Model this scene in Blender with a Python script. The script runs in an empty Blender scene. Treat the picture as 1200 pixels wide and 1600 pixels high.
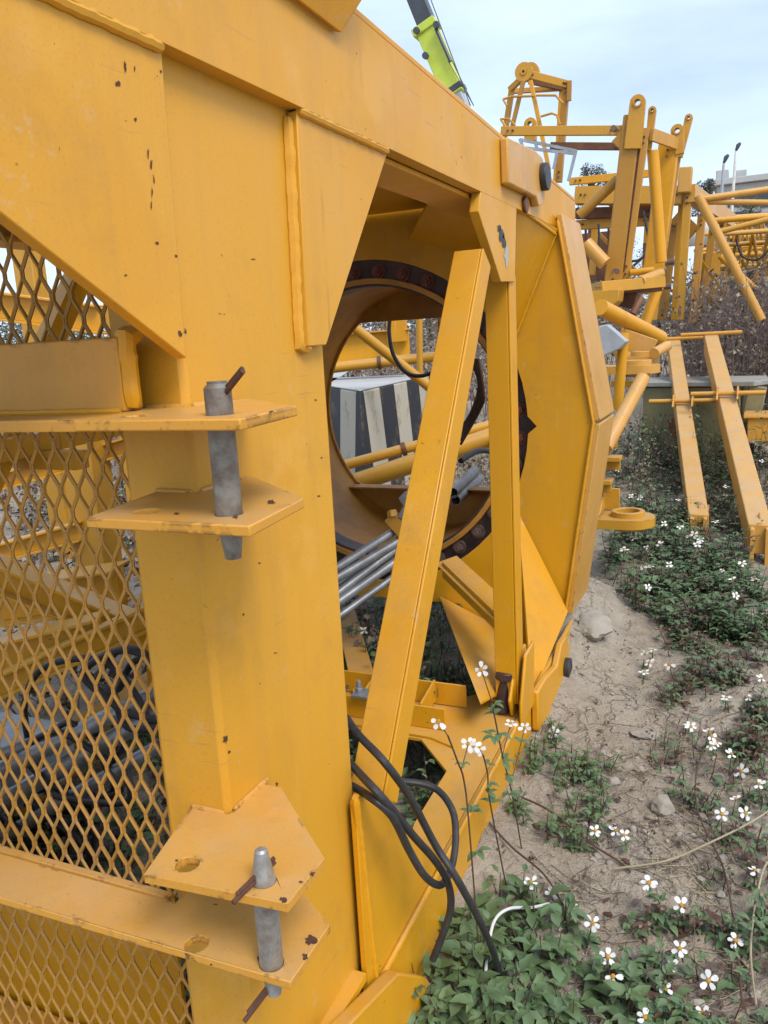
import bpy, bmesh, math, random
from math import sin, cos, pi, radians
from mathutils import Vector, Matrix, noise
from mathutils.geometry import tessellate_polygon
V = Vector
random.seed(7)
S = bpy.context.scene
COL = S.collection

# ------------------------------------------------------------------ camera
FPX, HC = 1280.0, 1.6
_y = V((580, 300, -FPX)).normalized()
_l = V((-2890, 110, -FPX)); _l = (_l - _y * (_l @ _y)).normalized()
_x = -_l
_z = _x.cross(_y)
R = Matrix((_x, _y, _z))                      # camera axes -> world
CAM = V((0, 0, HC))
cam = bpy.data.cameras.new('camera'); camo = bpy.data.objects.new('camera', cam); COL.objects.link(camo)
cam.sensor_fit = 'VERTICAL'; cam.sensor_height = 24; cam.lens = FPX / 1600 * 24
cam.clip_start = 0.05; cam.clip_end = 3000
camo.matrix_world = Matrix.Translation(CAM) @ R.to_4x4()
S.camera = camo

# ------------------------------------------------------------------ sky, sun, exposure
SUN_EL, SUN_AZ = radians(52), radians(125)     # azimuth clockwise from +Y
W = bpy.data.worlds.new('World'); S.world = W; W.use_nodes = True
nt = W.node_tree; nt.nodes.clear()
def wn(t, **k):
    n = nt.nodes.new(t)
    for a, b in k.items(): setattr(n, a, b)
    return n
sky = wn('ShaderNodeTexSky', sky_type='NISHITA', sun_disc=False, sun_elevation=SUN_EL, sun_rotation=SUN_AZ)
sky.air_density = 1.0; sky.dust_density = 2.0; sky.ozone_density = 1.0
tc = wn('ShaderNodeTexCoord'); mp = wn('ShaderNodeMapping'); mp.inputs['Scale'].default_value = (1.2, 1.2, 5.0)
mp.inputs['Rotation'].default_value = (0.1, 0.25, 0.4)
nz = wn('ShaderNodeTexNoise'); nz.inputs['Scale'].default_value = 1.6; nz.inputs['Detail'].default_value = 6; nz.inputs['Roughness'].default_value = .55
rp = wn('ShaderNodeValToRGB'); rp.color_ramp.elements[0].position = .33; rp.color_ramp.elements[1].position = .72
rp.color_ramp.elements[0].color = (.38, .38, .38, 1); rp.color_ramp.elements[1].color = (.9, .9, .9, 1)
mx = wn('ShaderNodeMix', data_type='RGBA'); mx.inputs['B'].default_value = (5.7, 6.85, 8.75, 1)
bg = wn('ShaderNodeBackground'); bg.inputs['Strength'].default_value = .115
out = wn('ShaderNodeOutputWorld')
L = nt.links.new
L(tc.outputs['Generated'], mp.inputs['Vector']); L(mp.outputs['Vector'], nz.inputs['Vector']); L(nz.outputs['Fac'], rp.inputs['Fac'])
L(rp.outputs['Color'], mx.inputs['Factor']); L(sky.outputs['Color'], mx.inputs['A']); L(mx.outputs['Result'], bg.inputs['Color']); L(bg.outputs['Background'], out.inputs['Surface'])
sl = bpy.data.lights.new('sun', 'SUN'); sl.energy = 1.5; sl.angle = radians(24); sl.color = (1, .95, .88)
so = bpy.data.objects.new('sun', sl); COL.objects.link(so)
sd = V((sin(SUN_AZ) * cos(SUN_EL), cos(SUN_AZ) * cos(SUN_EL), sin(SUN_EL)))
so.rotation_euler = sd.to_track_quat('Z', 'Y').to_euler()
S.view_settings.view_transform = 'Standard'; S.view_settings.look = 'None'
S.view_settings.exposure = 0.62; S.view_settings.gamma = 1
S.cycles.diffuse_bounces = 1; S.cycles.max_bounces = 6

# ------------------------------------------------------------------ pixel -> world
def ray(u, v): return R @ V((u - 600, 800 - v, -FPX))
def atX(u, v, x): d = ray(u, v); return CAM + d * (x / d.x)
def atY(u, v, y): d = ray(u, v); return CAM + d * (y / d.y)
def atZ(u, v, z): d = ray(u, v); return CAM + d * ((z - HC) / d.z)
def pxm(p): return (R.transposed() @ (V(p) - CAM)).z / -FPX      # metres per pixel at a point
def sstep(a, b, x):
    t = max(0, min(1, (x - a) / (b - a))); return t * t * (3 - 2 * t)
def gbase(x, y):
    z = .08 * (min(y, 14) - 1.5) + .03 * max(0, min(y, 60) - 14)
    z += .07 * math.exp(-((x + .72) / .2) ** 2) * sstep(1.2, 1.7, y) * (1 - sstep(3.6, 4.4, y))
    z += .13 * math.exp(-((x + .72) / .17) ** 2) * sstep(3.0, 3.7, y) * (1 - sstep(3.9, 4.6, y))
    return z
def gz(x, y):
    z = gbase(x, y)
    if y < 30 and abs(x) < 25:
        p = V((x, y, 0))
        z += .034 * (noise.fractal(p * 1.6, 1, 2, 3)) + .017 * noise.fractal(p * 6 + V((3, 1, 0)), .8, 2, 5)
        r = noise.ridged_multi_fractal(p * 4.5, .9, 2, 4, 1, 2)
        z -= .010 * max(0, r - 1.1)
    else: z += .05 * noise.noise(V((x * .2, y * .2, 0)))
    return z
def ground(u, v, h=0.0):
    d = ray(u, v).normalized(); t = .3
    while t < 120:
        p = CAM + d * t
        if p.z < gbase(p.x, p.y) + h: break
        t += .02 + t * .004
    return p

# ------------------------------------------------------------------ materials
def mat(name, build):
    m = bpy.data.materials.new(name); m.use_nodes = True; t = m.node_tree; b = t.nodes['Principled BSDF']; build(t, b); return m
def N(t, ty, **k):
    n = t.nodes.new(ty)
    for a, b in k.items():
        if a in n.inputs: n.inputs[a].default_value = b
        else: setattr(n, a, b)
    return n
def noi(t, src, scale, detail=3, rough=.5):
    n = N(t, 'ShaderNodeTexNoise'); n.inputs['Scale'].default_value = scale; n.inputs['Detail'].default_value = detail; n.inputs['Roughness'].default_value = rough
    t.links.new(src, n.inputs['Vector']); return n.outputs['Fac']
def ramp(t, src, a, b, ca=(0, 0, 0), cb=(1, 1, 1)):
    r = N(t, 'ShaderNodeValToRGB'); e = r.color_ramp.elements
    e[0].position = a; e[1].position = b; e[0].color = (*ca, 1); e[1].color = (*cb, 1)
    t.links.new(src, r.inputs['Fac']); return r.outputs['Color']
def mix(t, f, a, b):
    m = N(t, 'ShaderNodeMix', data_type='RGBA')
    for s, i in ((f, 'Factor'), (a, 'A'), (b, 'B')):
        if isinstance(s, tuple): m.inputs[i].default_value = (*s, 1)
        elif isinstance(s, (int, float)): m.inputs[i].default_value = s
        else: t.links.new(s, m.inputs[i])
    return m.outputs['Result']
def mul(t, a, b, op='MULTIPLY'):
    m = N(t, 'ShaderNodeMath', operation=op)
    for i, s in enumerate((a, b)):
        if isinstance(s, (int, float)): m.inputs[i].default_value = s
        else: t.links.new(s, m.inputs[i])
    return m.outputs[0]
def bump(t, b, src, st=.3, dist=.01):
    n = N(t, 'ShaderNodeBump'); n.inputs['Strength'].default_value = st; n.inputs['Distance'].default_value = dist
    t.links.new(src, n.inputs['Height']); t.links.new(n.outputs['Normal'], b.inputs['Normal'])
def pos(t): return N(t, 'ShaderNodeNewGeometry').outputs['Position']

def paint(base, chip=.5, dust=.45, edge=0, rough=.38):
    def f(t, b):
        g = N(t, 'ShaderNodeNewGeometry'); p = g.outputs['Position']
        c = mix(t, mul(t, ramp(t, noi(t, p, 1.7, 4), .35, .7), .5), base, (base[0] * .98, base[1] * 1.06, base[2] * 1.7))
        c = mix(t, mul(t, ramp(t, noi(t, p, 2.6, 3, .4),   .56, .60), .3), c, (base[0] * .88, base[1] * .82, base[2] * .8))
        c = mix(t, mul(t, ramp(t, noi(t, p, 3.7, 5, .6), .60, .66), .35), c, (min(1, base[0] * 1.1), base[1] * 1.22, base[2] * 3 + .02))
        # dust settled on top faces and faint streaks of washed dirt
        sx = N(t, 'ShaderNodeSeparateXYZ'); t.links.new(g.outputs['True Normal'], sx.inputs[0])
        up = ramp(t, sx.outputs['Z'], .35, .9)
        dn = mul(t, up, mul(t, ramp(t, noi(t, p, 9, 5, .6), .25, .75), dust))
        c = mix(t, dn, c, (.53, .40, .24))
        mpn = N(t, 'ShaderNodeMapping'); mpn.inputs['Scale'].default_value = (14, 14, 1.1); t.links.new(p, mpn.inputs['Vector'])
        stv = mul(t, ramp(t, noi(t, mpn.outputs[0], 1, 5, .65), .48, .85), .30)
        c = mix(t, stv, c, (.40, .22, .07))
        # grime films
        c = mix(t, mul(t, ramp(t, noi(t, p, 4.5, 6, .7), .55, .82), .34), c, (.26, .15, .06))
        c = mix(t, mul(t, ramp(t, noi(t, p, 210, 2, .6), .55, .72), .20), c, (.33, .17, .05))
        sc1 = N(t, 'ShaderNodeMapping'); sc1.inputs['Scale'].default_value = (7, 7, 150); sc1.inputs['Rotation'].default_value = (.25, .1, 0); t.links.new(p, sc1.inputs['Vector'])
        scr = mul(t, ramp(t, noi(t, sc1.outputs[0], 1, 2), .68, .71), ramp(t, noi(t, p, 5.5, 2), .5, .6))
        c = mix(t, mul(t, scr, .32), c, (.34, .22, .11))
        scf = mul(t, ramp(t, noi(t, p, 16, 6, .75), .60, .68), ramp(t, noi(t, p, 2.3, 2), .50, .62))
        c = mix(t, mul(t, scf, .45), c, (.62, .44, .24))
        run = N(t, 'ShaderNodeMapping'); run.inputs['Scale'].default_value = (40, 40, 2.2); t.links.new(p, run.inputs['Vector'])
        rn = mul(t, ramp(t, noi(t, run.outputs[0], 1, 3, .6), .66, .76), ramp(t, noi(t, p, 3.4, 3), .5, .64))
        c = mix(t, mul(t, rn, .55), c, (.20, .085, .03))
        # chipped spots, grouped
        ch = mul(t, ramp(t, noi(t, p, 48, 3, .6), .715, .73), ramp(t, noi(t, p, 3.0, 1), .47, .54))
        ch = mul(t, ch, chip)
        if edge:
            bv = N(t, 'ShaderNodeBevel', samples=4); bv.inputs['Radius'].default_value = .012
            dp = N(t, 'ShaderNodeVectorMath', operation='DOT_PRODUCT'); t.links.new(bv.outputs[0], dp.inputs[0]); t.links.new(g.outputs['True Normal'], dp.inputs[1])
            ew = mul(t, ramp(t, dp.outputs['Value'], .86, .99, (1, 1, 1), (0, 0, 0)), ramp(t, noi(t, p, 20, 5, .7), .54, .60))
            ch = mul(t, ch, mul(t, ew, edge), 'MAXIMUM')
        rust = mix(t, noi(t, p, 130, 2), (.018, .011, .010), (.11, .045, .025))
        c = mix(t, ch, c, rust)
        t.links.new(c, b.inputs['Base Color'])
        t.links.new(ramp(t, noi(t, p, 6, 4), .3, .8, (rough - .06,) * 3, (rough + .14,) * 3), b.inputs['Roughness']); b.inputs['Specular IOR Level'].default_value = .42
        wav = mul(t, noi(t, p, 5, 2), mul(t, noi(t, p, 90, 2), .06), 'ADD')
        bump(t, b, wav, .25, .006)
    return f
def plain(c, rough=.6, metal=0, var=.4, scale=20, c2=None):
    def f(t, b):
        p = pos(t); n = ramp(t, noi(t, p, scale, 5, .65), .35, .7)
        t.links.new(mix(t, n, c, c2 or tuple(x * (1 - var) for x in c)), b.inputs['Base Color'])
        b.inputs['Roughness'].default_value = rough; b.inputs['Metallic'].default_value = metal
        bump(t, b, noi(t, p, scale * 4, 3), .15, .004)
    return f
YB = (.74, .332, .007)
M = {}
M['yellow'] = mat('yellow_paint', paint(YB, .8))
M['chalky'] = mat('chalky_yellow_paint', paint((.73, .345, .022), .8, .5, 0, .45))
M['chipped'] = mat('chipped_yellow_paint', paint((.70, .325, .035), .9, .5, 1.0))
M['yellowshade'] = mat('shaded_yellow_paint', plain((.58, .25, .03), .5, 0, .4, 6))  # yellow paint inside the ring, its shade put into the colour as brown
M['bgdark'] = mat('grimy_yellow_paint', paint((.46, .215, .02), 1, .4, .8))
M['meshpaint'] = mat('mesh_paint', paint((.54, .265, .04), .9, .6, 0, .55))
M['faded'] = mat('faded_yellow_paint', paint((.66, .33, .055), .9, .7, .9))
M['bgyellow'] = mat('weathered_yellow_paint', paint((.62, .30, .022), .9, .5, .6))
M['primer'] = mat('red_primer', plain((.20, .075, .03), .6, 0, .5, 9))
M['ring'] = mat('greased_steel', plain((.035, .028, .026), .45, .2, .6, 12, (.10, .05, .04)))
M['bolt'] = mat('bolt_steel', plain((.22, .19, .17), .4, .6, .5, 60, (.16, .06, .04)))
M['boltred'] = mat('primed_bolt', plain((.20, .06, .04), .5, .1, .5, 60))
M['pin'] = mat('galvanised_pin', plain((.44, .46, .44), .45, .5, .5, 32, (.22, .17, .13)))
M['pinold'] = mat('stained_pin', plain((.33, .34, .31), .5, .35, .5, 26, (.15, .10, .07)))
M['rust'] = mat('rusty_steel', plain((.13, .055, .03), .8, .1, .5, 60))
M['black'] = mat('black_rubber', plain((.022, .022, .024), .5, 0, .3, 30, (.045, .042, .04)))
M['galv'] = mat('galvanised_tube', plain((.42, .44, .45), .42, .5, .35, 14, (.27, .27, .26)))
M['grey'] = mat('grey_paint', plain((.45, .47, .48), .5, 0, .25, 12))
M['white'] = mat('white_paint', plain((.78, .77, .72), .6, 0, .2, 5, (.66, .60, .50)))
M['cord'] = mat('white_cord', plain((.75, .74, .70), .6, 0, .2, 5))
M['olive'] = mat('olive_paint', plain((.26, .23, .11), .6, 0, .4, 7, (.19, .15, .06)))
M['lime'] = mat('lime_paint', plain((.60, .70, .07), .4, 0, .12, 2))
M['boom'] = mat('dark_boom', plain((.07, .075, .085), .4, 0, .3, 2))
M['concrete'] = mat('pale_concrete', plain((.50, .49, .46), .85, 0, .2, 1.2))
M['dirtycrete'] = mat('dirty_concrete', plain((.34, .33, .29), .85, 0, .35, 9))
M['window'] = mat('dark_glass', plain((.06, .07, .08), .2, 0, .3, 2))
M['twig'] = mat('dry_twig', plain((.27, .205, .165), .9, 0, .5, 6, (.17, .115, .105)))
M['straw'] = mat('dry_straw', plain((.46, .38, .24), .9, 0, .4, 9))
M['stem'] = mat('plant_stem', plain((.10, .08, .035), .7, 0, .4, 9, (.10, .04, .04)))
M['petal'] = mat('white_petal', plain((.80, .80, .76), .6, 0, .06, 9))
M['pistil'] = mat('yellow_centre', plain((.62, .30, .02), .7, 0, .4, 200))
M['rock'] = mat('pale_rock', plain((.40, .36, .30), .9, 0, .35, 10, (.30, .25, .19)))
M['bark'] = mat('bark', plain((.10, .08, .06), .9, 0, .4, 6))
def leafm(a, c2):
    def f(t, b):
        p = pos(t)
        c = mix(t, ramp(t, noi(t, p, 14, 3), .35, .68), a, c2)
        c = mix(t, mul(t, ramp(t, noi(t, p, 55, 2), .6, .75), .5), c, (.13, .12, .03))
        t.links.new(c, b.inputs['Base Color']); b.inputs['Roughness'].default_value = .5
        b.inputs['Transmission Weight'].default_value = 0
        b.inputs['Subsurface Weight'].default_value = 0
    return f
M['leaf'] = mat('green_leaf', leafm((.095, .165, .06), (.15, .22, .095)))
M['leafdark'] = mat('dark_leaf', leafm((.085, .145, .062), (.135, .195, .09)))
M['leafred'] = mat('reddish_leaf', leafm((.085, .04, .03), (.15, .085, .05)))
M['leaffar'] = mat('far_leaf', leafm((.075, .085, .055), (.12, .125, .08)))
def dirt(t, b):
    p = pos(t)
    big = noi(t, p, 1.3, 5, .6); fine = noi(t, p, 26, 6, .7)
    c = mix(t, ramp(t, big, .35, .65), (.46, .385, .295), (.37, .30, .225))
    c = mix(t, mul(t, ramp(t, fine, .45, .75), .55), c, (.23, .18, .13))
    c = mix(t, mul(t, ramp(t, noi(t, p, 3.1, 5, .65), .52, .68), .6), c, (.52, .45, .35))
    vo = N(t, 'ShaderNodeTexVoronoi', feature='DISTANCE_TO_EDGE'); vo.inputs['Scale'].default_value = 6
    wr = N(t, 'ShaderNodeVectorMath', operation='ADD'); nn = N(t, 'ShaderNodeTexNoise'); nn.inputs['Scale'].default_value = 7; nn.inputs['Detail'].default_value = 4
    sc = N(t, 'ShaderNodeVectorMath', operation='SCALE'); sc.inputs['Scale'].default_value = .35
    t.links.new(p, nn.inputs['Vector']); t.links.new(nn.outputs['Color'], sc.inputs[0]); t.links.new(p, wr.inputs[0]); t.links.new(sc.outputs[0], wr.inputs[1]); t.links.new(wr.outputs[0], vo.inputs['Vector'])
    crack = mul(t, ramp(t, vo.outputs['Distance'], .0, .05, (1, 1, 1), (0, 0, 0)), ramp(t, noi(t, p, 2.2, 2), .52, .66))
    c = mix(t, mul(t, crack, .2), c, (.17, .13, .10))
    t.links.new(c, b.inputs['Base Color']); b.inputs['Roughness'].default_value = .95; b.inputs['Specular IOR Level'].default_value = .15
    h = mul(t, mul(t, fine, .5), mul(t, noi(t, p, 9, 6, .7), 1.4), 'ADD')
    h = mul(t, h, mul(t, noi(t, p, 130, 3), .22), 'ADD'); h = mul(t, h, mul(t, crack, .35), 'SUBTRACT')
    bump(t, b, h, 1.0, .03)
M['dirt'] = mat('sandy_dirt', dirt)
def stripes(t, b):
    g = N(t, 'ShaderNodeTexCoord'); sx = N(t, 'ShaderNodeSeparateXYZ'); t.links.new(g.outputs['Object'], sx.inputs[0])
    v = mul(t, sx.outputs['X'], mul(t, sx.outputs['Z'], .22), 'ADD')
    fr = N(t, 'ShaderNodeMath', operation='FRACT'); t.links.new(mul(t, mul(t, v, 1.45), .55, 'ADD'), fr.inputs[0])
    st = ramp(t, fr.outputs[0], .485, .5)
    c = mix(t, st, (.58, .52, .40), (.03, .034, .042))
    p = pos(t)
    c = mix(t, mul(t, ramp(t, noi(t, p, 6, 6, .7), .54, .68), .75), c, (.26, .17, .09))
    t.links.new(c, b.inputs['Base Color']); b.inputs['Roughness'].default_value = .6
M['stripes'] = mat('black_and_white_stripes', stripes)

# ------------------------------------------------------------------ mesh helpers
class MB:
    def __init__(s): s.b = bmesh.new()
    def prism(s, poly, vec, holes=()):
        loops = [[V(p) for p in poly]] + [[V(p) for p in h] for h in holes]
        tris = tessellate_polygon(loops); flat = [p for l in loops for p in l]; vec = V(vec)
        a = [s.b.verts.new(p) for p in flat]; c = [s.b.verts.new(p + vec) for p in flat]
        for t in tris:
            try: s.b.faces.new([a[i] for i in t]); s.b.faces.new([c[i] for i in reversed(t)])
            except ValueError: pass
        o = 0
        for l in loops:
            n = len(l)
            for i in range(n):
                j = (i + 1) % n
                s.b.faces.new((a[o + i], a[o + j], c[o + j], c[o + i]))
            o += n
        return s
    def px(s, yz, x0, x1, holes=()): return s.prism([(x0, *p) for p in yz], (x1 - x0, 0, 0), [[(x0, *p) for p in h] for h in holes])
    def py(s, xz, y0, y1, holes=()): return s.prism([(p[0], y0, p[1]) for p in xz], (0, y1 - y0, 0), [[(p[0], y0, p[1]) for p in h] for h in holes])
    def pz(s, xy, z0, z1, holes=()): return s.prism([(*p, z0) for p in xy], (0, 0, z1 - z0), [[(*p, z0) for p in h] for h in holes])
    def box(s, a, b):
        return s.pz([(a[0], a[1]), (b[0], a[1]), (b[0], b[1]), (a[0], b[1])], a[2], b[2])
    def bar(s, p, q, w, h, up=(0, 0, 1)):
        p, q = V(p), V(q); d = (q - p).normalized(); u = V(up)
        if abs(d @ u) > .98: u = V((1, 0, 0))
        r = d.cross(u).normalized(); u = r.cross(d)
        return s.prism([p + r * a * w / 2 + u * b_ * h / 2 for a, b_ in ((-1, -1), (1, -1), (1, 1), (-1, 1))], q - p)
    def tube(s, pts, r, n=10, caps=True, rs=None):
        pts = [V(p) for p in pts]; rings = []; prev = None
        for i, p in enumerate(pts):
            d = (pts[min(i + 1, len(pts) - 1)] - pts[max(i - 1, 0)])
            d = d.normalized() if d.length > 1e-9 else V((0, 0, 1))
            if prev is None: u = d.orthogonal().normalized()
            else:
                u = prev - d * (prev @ d); u = u.normalized() if u.length > 1e-6 else d.orthogonal().normalized()
            prev = u; w = d.cross(u); rr = rs[i] if rs else r
            rings.append([s.b.verts.new(p + (u * cos(2 * pi * k / n) + w * sin(2 * pi * k / n)) * rr) for k in range(n)])
        for a, b in zip(rings, rings[1:]):
            for k in range(n): s.b.faces.new((a[k], a[(k + 1) % n], b[(k + 1) % n], b[k]))
        if caps:
            s.b.faces.new(list(reversed(rings[0]))); s.b.faces.new(rings[-1])
        return s
    def pipe(s, p, q, r, wall, n=20):
        p, q = V(p), V(q); d = (q - p).normalized(); u = d.orthogonal().normalized(); w = d.cross(u)
        def rg(c, rr): return [s.b.verts.new(c + (u * cos(2 * pi * k / n) + w * sin(2 * pi * k / n)) * rr) for k in range(n)]
        A, B, Cc, D = rg(p, r), rg(q, r), rg(q, r - wall), rg(p, r - wall)
        for a, b in ((A, B), (B, Cc), (Cc, D), (D, A)):
            for k in range(n): s.b.faces.new((a[k], a[(k + 1) % n], b[(k + 1) % n], b[k]))
        return s
    def disc(s, c, axis, r, h, n=24):
        c = V(c); a = V(axis).normalized(); return s.tube([c, c + a * h], r, n)
    def face(s, pts):
        s.b.faces.new([s.b.verts.new(V(p)) for p in pts])

def tagp(o, label, cat, group=None, kind=None):
    if label: o['label'] = label
    if cat: o['category'] = cat
    if group: o['group'] = group
    if kind: o['kind'] = kind
    return o
def thing(name, label, cat, loc=(0, 0, 0), group=None):
    o = bpy.data.objects.new(name, None); COL.objects.link(o); o.location = V(loc); o.empty_display_size = .1
    return tagp(o, label, cat, group)
def base_of(o):
    v = V((0, 0, 0))
    while o: v += o.location; o = o.parent
    return v
def obj(name, mb, m, parent=None, bevel=0, smooth=True, origin=None, recalc=True):
    bm = mb.b
    if recalc: bmesh.ops.recalc_face_normals(bm, faces=bm.faces)
    if parent: off = base_of(parent); loc = V((0, 0, 0))
    else:
        xs = [v.co for v in bm.verts]
        off = V(origin) if origin is not None else V((sum(c.x for c in xs) / len(xs), sum(c.y for c in xs) / len(xs), min(c.z for c in xs)))
        loc = off
    bmesh.ops.translate(bm, verts=bm.verts, vec=-off)
    me = bpy.data.meshes.new(name); bm.to_mesh(me); bm.free()
    ms = m if isinstance(m, (list, tuple)) else [m]
    for k in ms: me.materials.append(M[k])
    if smooth:
        for p in me.polygons: p.use_smooth = True
        me.set_sharp_from_angle(angle=radians(35))
    o = bpy.data.objects.new(name, me); COL.objects.link(o); o.location = loc
    if parent: o.parent = parent
    if bevel:
        md = o.modifiers.new('bevel', 'BEVEL'); md.width = bevel; md.segments = 2; md.limit_method = 'ANGLE'; md.angle_limit = radians(40)
        md.use_clamp_overlap = True
    return o
def circ(c, r, n=32, a0=0, a1=2 * pi, closed=True):
    k = n if closed else n + 1
    return [(c[0] + r * cos(a0 + (a1 - a0) * i / n), c[1] + r * sin(a0 + (a1 - a0) * i / n)) for i in range(k)]
def bead(name, pts, r, parent, m='yellow'):
    out_ = []; rs = []
    for p, q in zip(pts, pts[1:]):
        p, q = V(p), V(q); n = max(2, int((q - p).length / .009))
        for i in range(n):
            w = p.lerp(q, i / n); out_.append(w + V((random.uniform(-1, 1), random.uniform(-1, 1), random.uniform(-1, 1))) * r * .06)
            rs.append(r * (1 + random.uniform(-.09, .09)))
    out_.append(V(pts[-1])); rs.append(r * .7); rs[0] = r * .7
    return obj(name, MB().tube(out_, r, 8, True, rs), m, parent)
def smoothline(pts, n=8):
    pts = [V(p) for p in pts]; res = []
    for i in range(len(pts) - 1):
        p0 = pts[max(i - 1, 0)]; p1 = pts[i]; p2 = pts[i + 1]; p3 = pts[min(i + 2, len(pts) - 1)]
        for k in range(n):
            t = k / n
            res.append(.5 * ((2 * p1) + (p2 - p0) * t + (2 * p0 - 5 * p1 + 4 * p2 - p3) * t * t + (3 * p1 - p0 - 3 * p2 + p3) * t ** 3))
    return res + [pts[-1]]

# ------------------------------------------------------------------ ground
def grid_axis(segs):
    a = [segs[0][0]]
    for (x0, x1, st) in segs:
        n = max(1, round((x1 - x0) / st)); a += [x0 + (x1 - x0) * (i + 1) / n for i in range(n)]
    return a
def build_ground():
    xs = grid_axis([(-400, -60, 50), (-60, -12, 6), (-12, -3.2, .4), (-3.2, -1.0, .05), (-1.0, .7, .017), (.7, 2.5, .06), (2.5, 12, .5), (12, 60, 6), (60, 400, 50)])
    ys = grid_axis([(-60, -4, 8), (-4, 1.0, .3), (1.0, 4.4, .02), (4.4, 8, .06), (8, 16, .2), (16, 40, 1.5), (40, 120, 10), (120, 800, 85)])
    mb = MB(); rows = [[mb.b.verts.new((x, y, gz(x, y))) for x in xs] for y in ys]
    for a, b in zip(rows, rows[1:]):
        for i in range(len(xs) - 1): mb.b.faces.new((a[i], a[i + 1], b[i + 1], b[i]))
    o = obj('ground', mb, 'dirt', origin=(0, 0, 0), recalc=False)
    for p in o.data.polygons: p.use_smooth = True
    o['kind'] = 'structure'
build_ground()

# ------------------------------------------------------------------ the big frame in front
F = -.70                                         # plane of its near side
frame = thing('slewing_platform', 'big yellow crane frame with bolted ring and mesh end, nearest the camera', 'crane part', (-1.5, 2.2, 0))
def X2(px, x=F):
    return [tuple(atX(u, v, x))[1:] for u, v in px]
# column
mb = MB().box((-.856, .950, -.02), (-.729, 1.375, 2.0)); col_ = obj('column', mb, 'chalky', frame, .010)
# top beam: web with top and bottom flanges
mb = MB().px([(.2, 1.985), (3.62, 1.985), (3.62, 2.118), (1.54, 2.196), (.2, 2.245)], -.735, F)
mb.px([(.2, 2.0), (3.6, 2.0), (3.6, 2.10), (.2, 2.23)], -.88, -.865)
obj('top_beam', mb, 'chalky', frame, .004)
mb = MB().prism([(-.88, .2, 2.246), (-.7015, .2, 2.246), (-.7015, 3.62, 2.121), (-.88, 3.62, 2.121)], (0, 0, .014)); obj('top_flange', mb, 'yellow', frame, .003)
mb = MB().box((-.865, .2, 1.972), (-.7352, 3.6, 1.9845)); obj('bottom_flange', mb, 'yellow', frame, .003)
# gussets under the top beam
mb = MB().px(X2([(-420, 20), (262, 80), (300, 560), (0, 322), (-420, 0)][1:4]) + [(.35, 1.56), (.35, 1.981)], -.7285, F - .009); gl = obj('gusset', mb, 'chalky', frame, .002)
mb = MB().px([(1.295, 1.982), (1.675, 1.982), (1.345, 1.597), (1.278, 1.597)], -.7285, F - .009); obj('gusset', mb, 'chalky', frame, .002)
bead('weld_bead', [(F - .007, .5, 1.982), (F - .007, .944, 1.982)], .0085, frame, 'chalky')
bead('weld_bead', [(F - .007, 1.297, 1.982), (F - .007, 1.668, 1.982)], .008, frame, 'chalky')
bead('weld_bead', [(-.726, 1.291, 1.972), (-.726, 1.273, 1.60), (-.722, 1.30, 1.592)], .012, frame, 'chalky')
# bracket plates at the column
def bracket(z, th, ext=None, hole=True):
    po = [(-.768, .772), (-.522, .772), (-.542, .935), (-.715, 1.085), (-.7284, 1.085), (-.7284, .9495), (-.80, .9495)]
    if z < 1: po = [(-.757, .782), (-.533, .798), (-.532, .900), (-.690, 1.045), (-.7284, 1.045), (-.7284, .9495), (-.80, .9495)]
    if ext: po = [(-.768, .802), (-.545, .806), (-.546, .925), (-.7284, 1.045), (-.7284, .9495), (-.795, .9495), (-.80, .885), (-1.9, .885), (-1.9, .785)]
    hs = [circ((-.588, .828), .0172, 20)]
    if hole: hs.append(circ((-.712, .822), .0175, 20))
    return MB().pz(po, z - th, z, hs)
BR = {}
for z in (1.523, 1.400, .885):
    BR[z] = obj('bracket_plate', bracket(z, .0135), 'chipped', frame, .002)
BR[.755] = obj('strap_plate', bracket(.755, .013, True), 'chipped', frame, .002)
for z in (1.400, .885, .755, 1.523):             # upright ears of the brackets welded to the column's side
    bead('weld_bead', [(-.727, .96, z), (-.727, 1.06, z)], .005, frame, 'chipped')
    bead('weld_bead', [(-.735, .949, z), (-.80, .949, z)], .005, frame, 'chipped')
obj('stiffener', MB().prism([(-.7285, 1.0, .742), (-.60, .93, .742), (-.7285, 1.0, .55)], (.006, .009, 0)), 'yellow', frame)
# rail across the mesh, its ledge, end box
mb = MB().px([(.885, 1.523), (.925, 1.523), (.925, 1.624), (.885, 1.624)], -2.2, -.785); mb.box((-2.2, .80, 1.506), (-.785, .948, 1.5215))
obj('rail', mb, 'chipped', frame, .003)
bead('weld_bead', [(-.783, .90, 1.528), (-.783, .90, 1.624), (-.785, .93, 1.627)], .014, frame)
bead('weld_bead', [(-1.9, .884, 1.524), (-.79, .884, 1.524)], .005, frame)
mb = MB().box((-2.2, .905, .70), (-.83, .92, .741)); obj('rail', mb, 'chipped', frame, .002)
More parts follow.
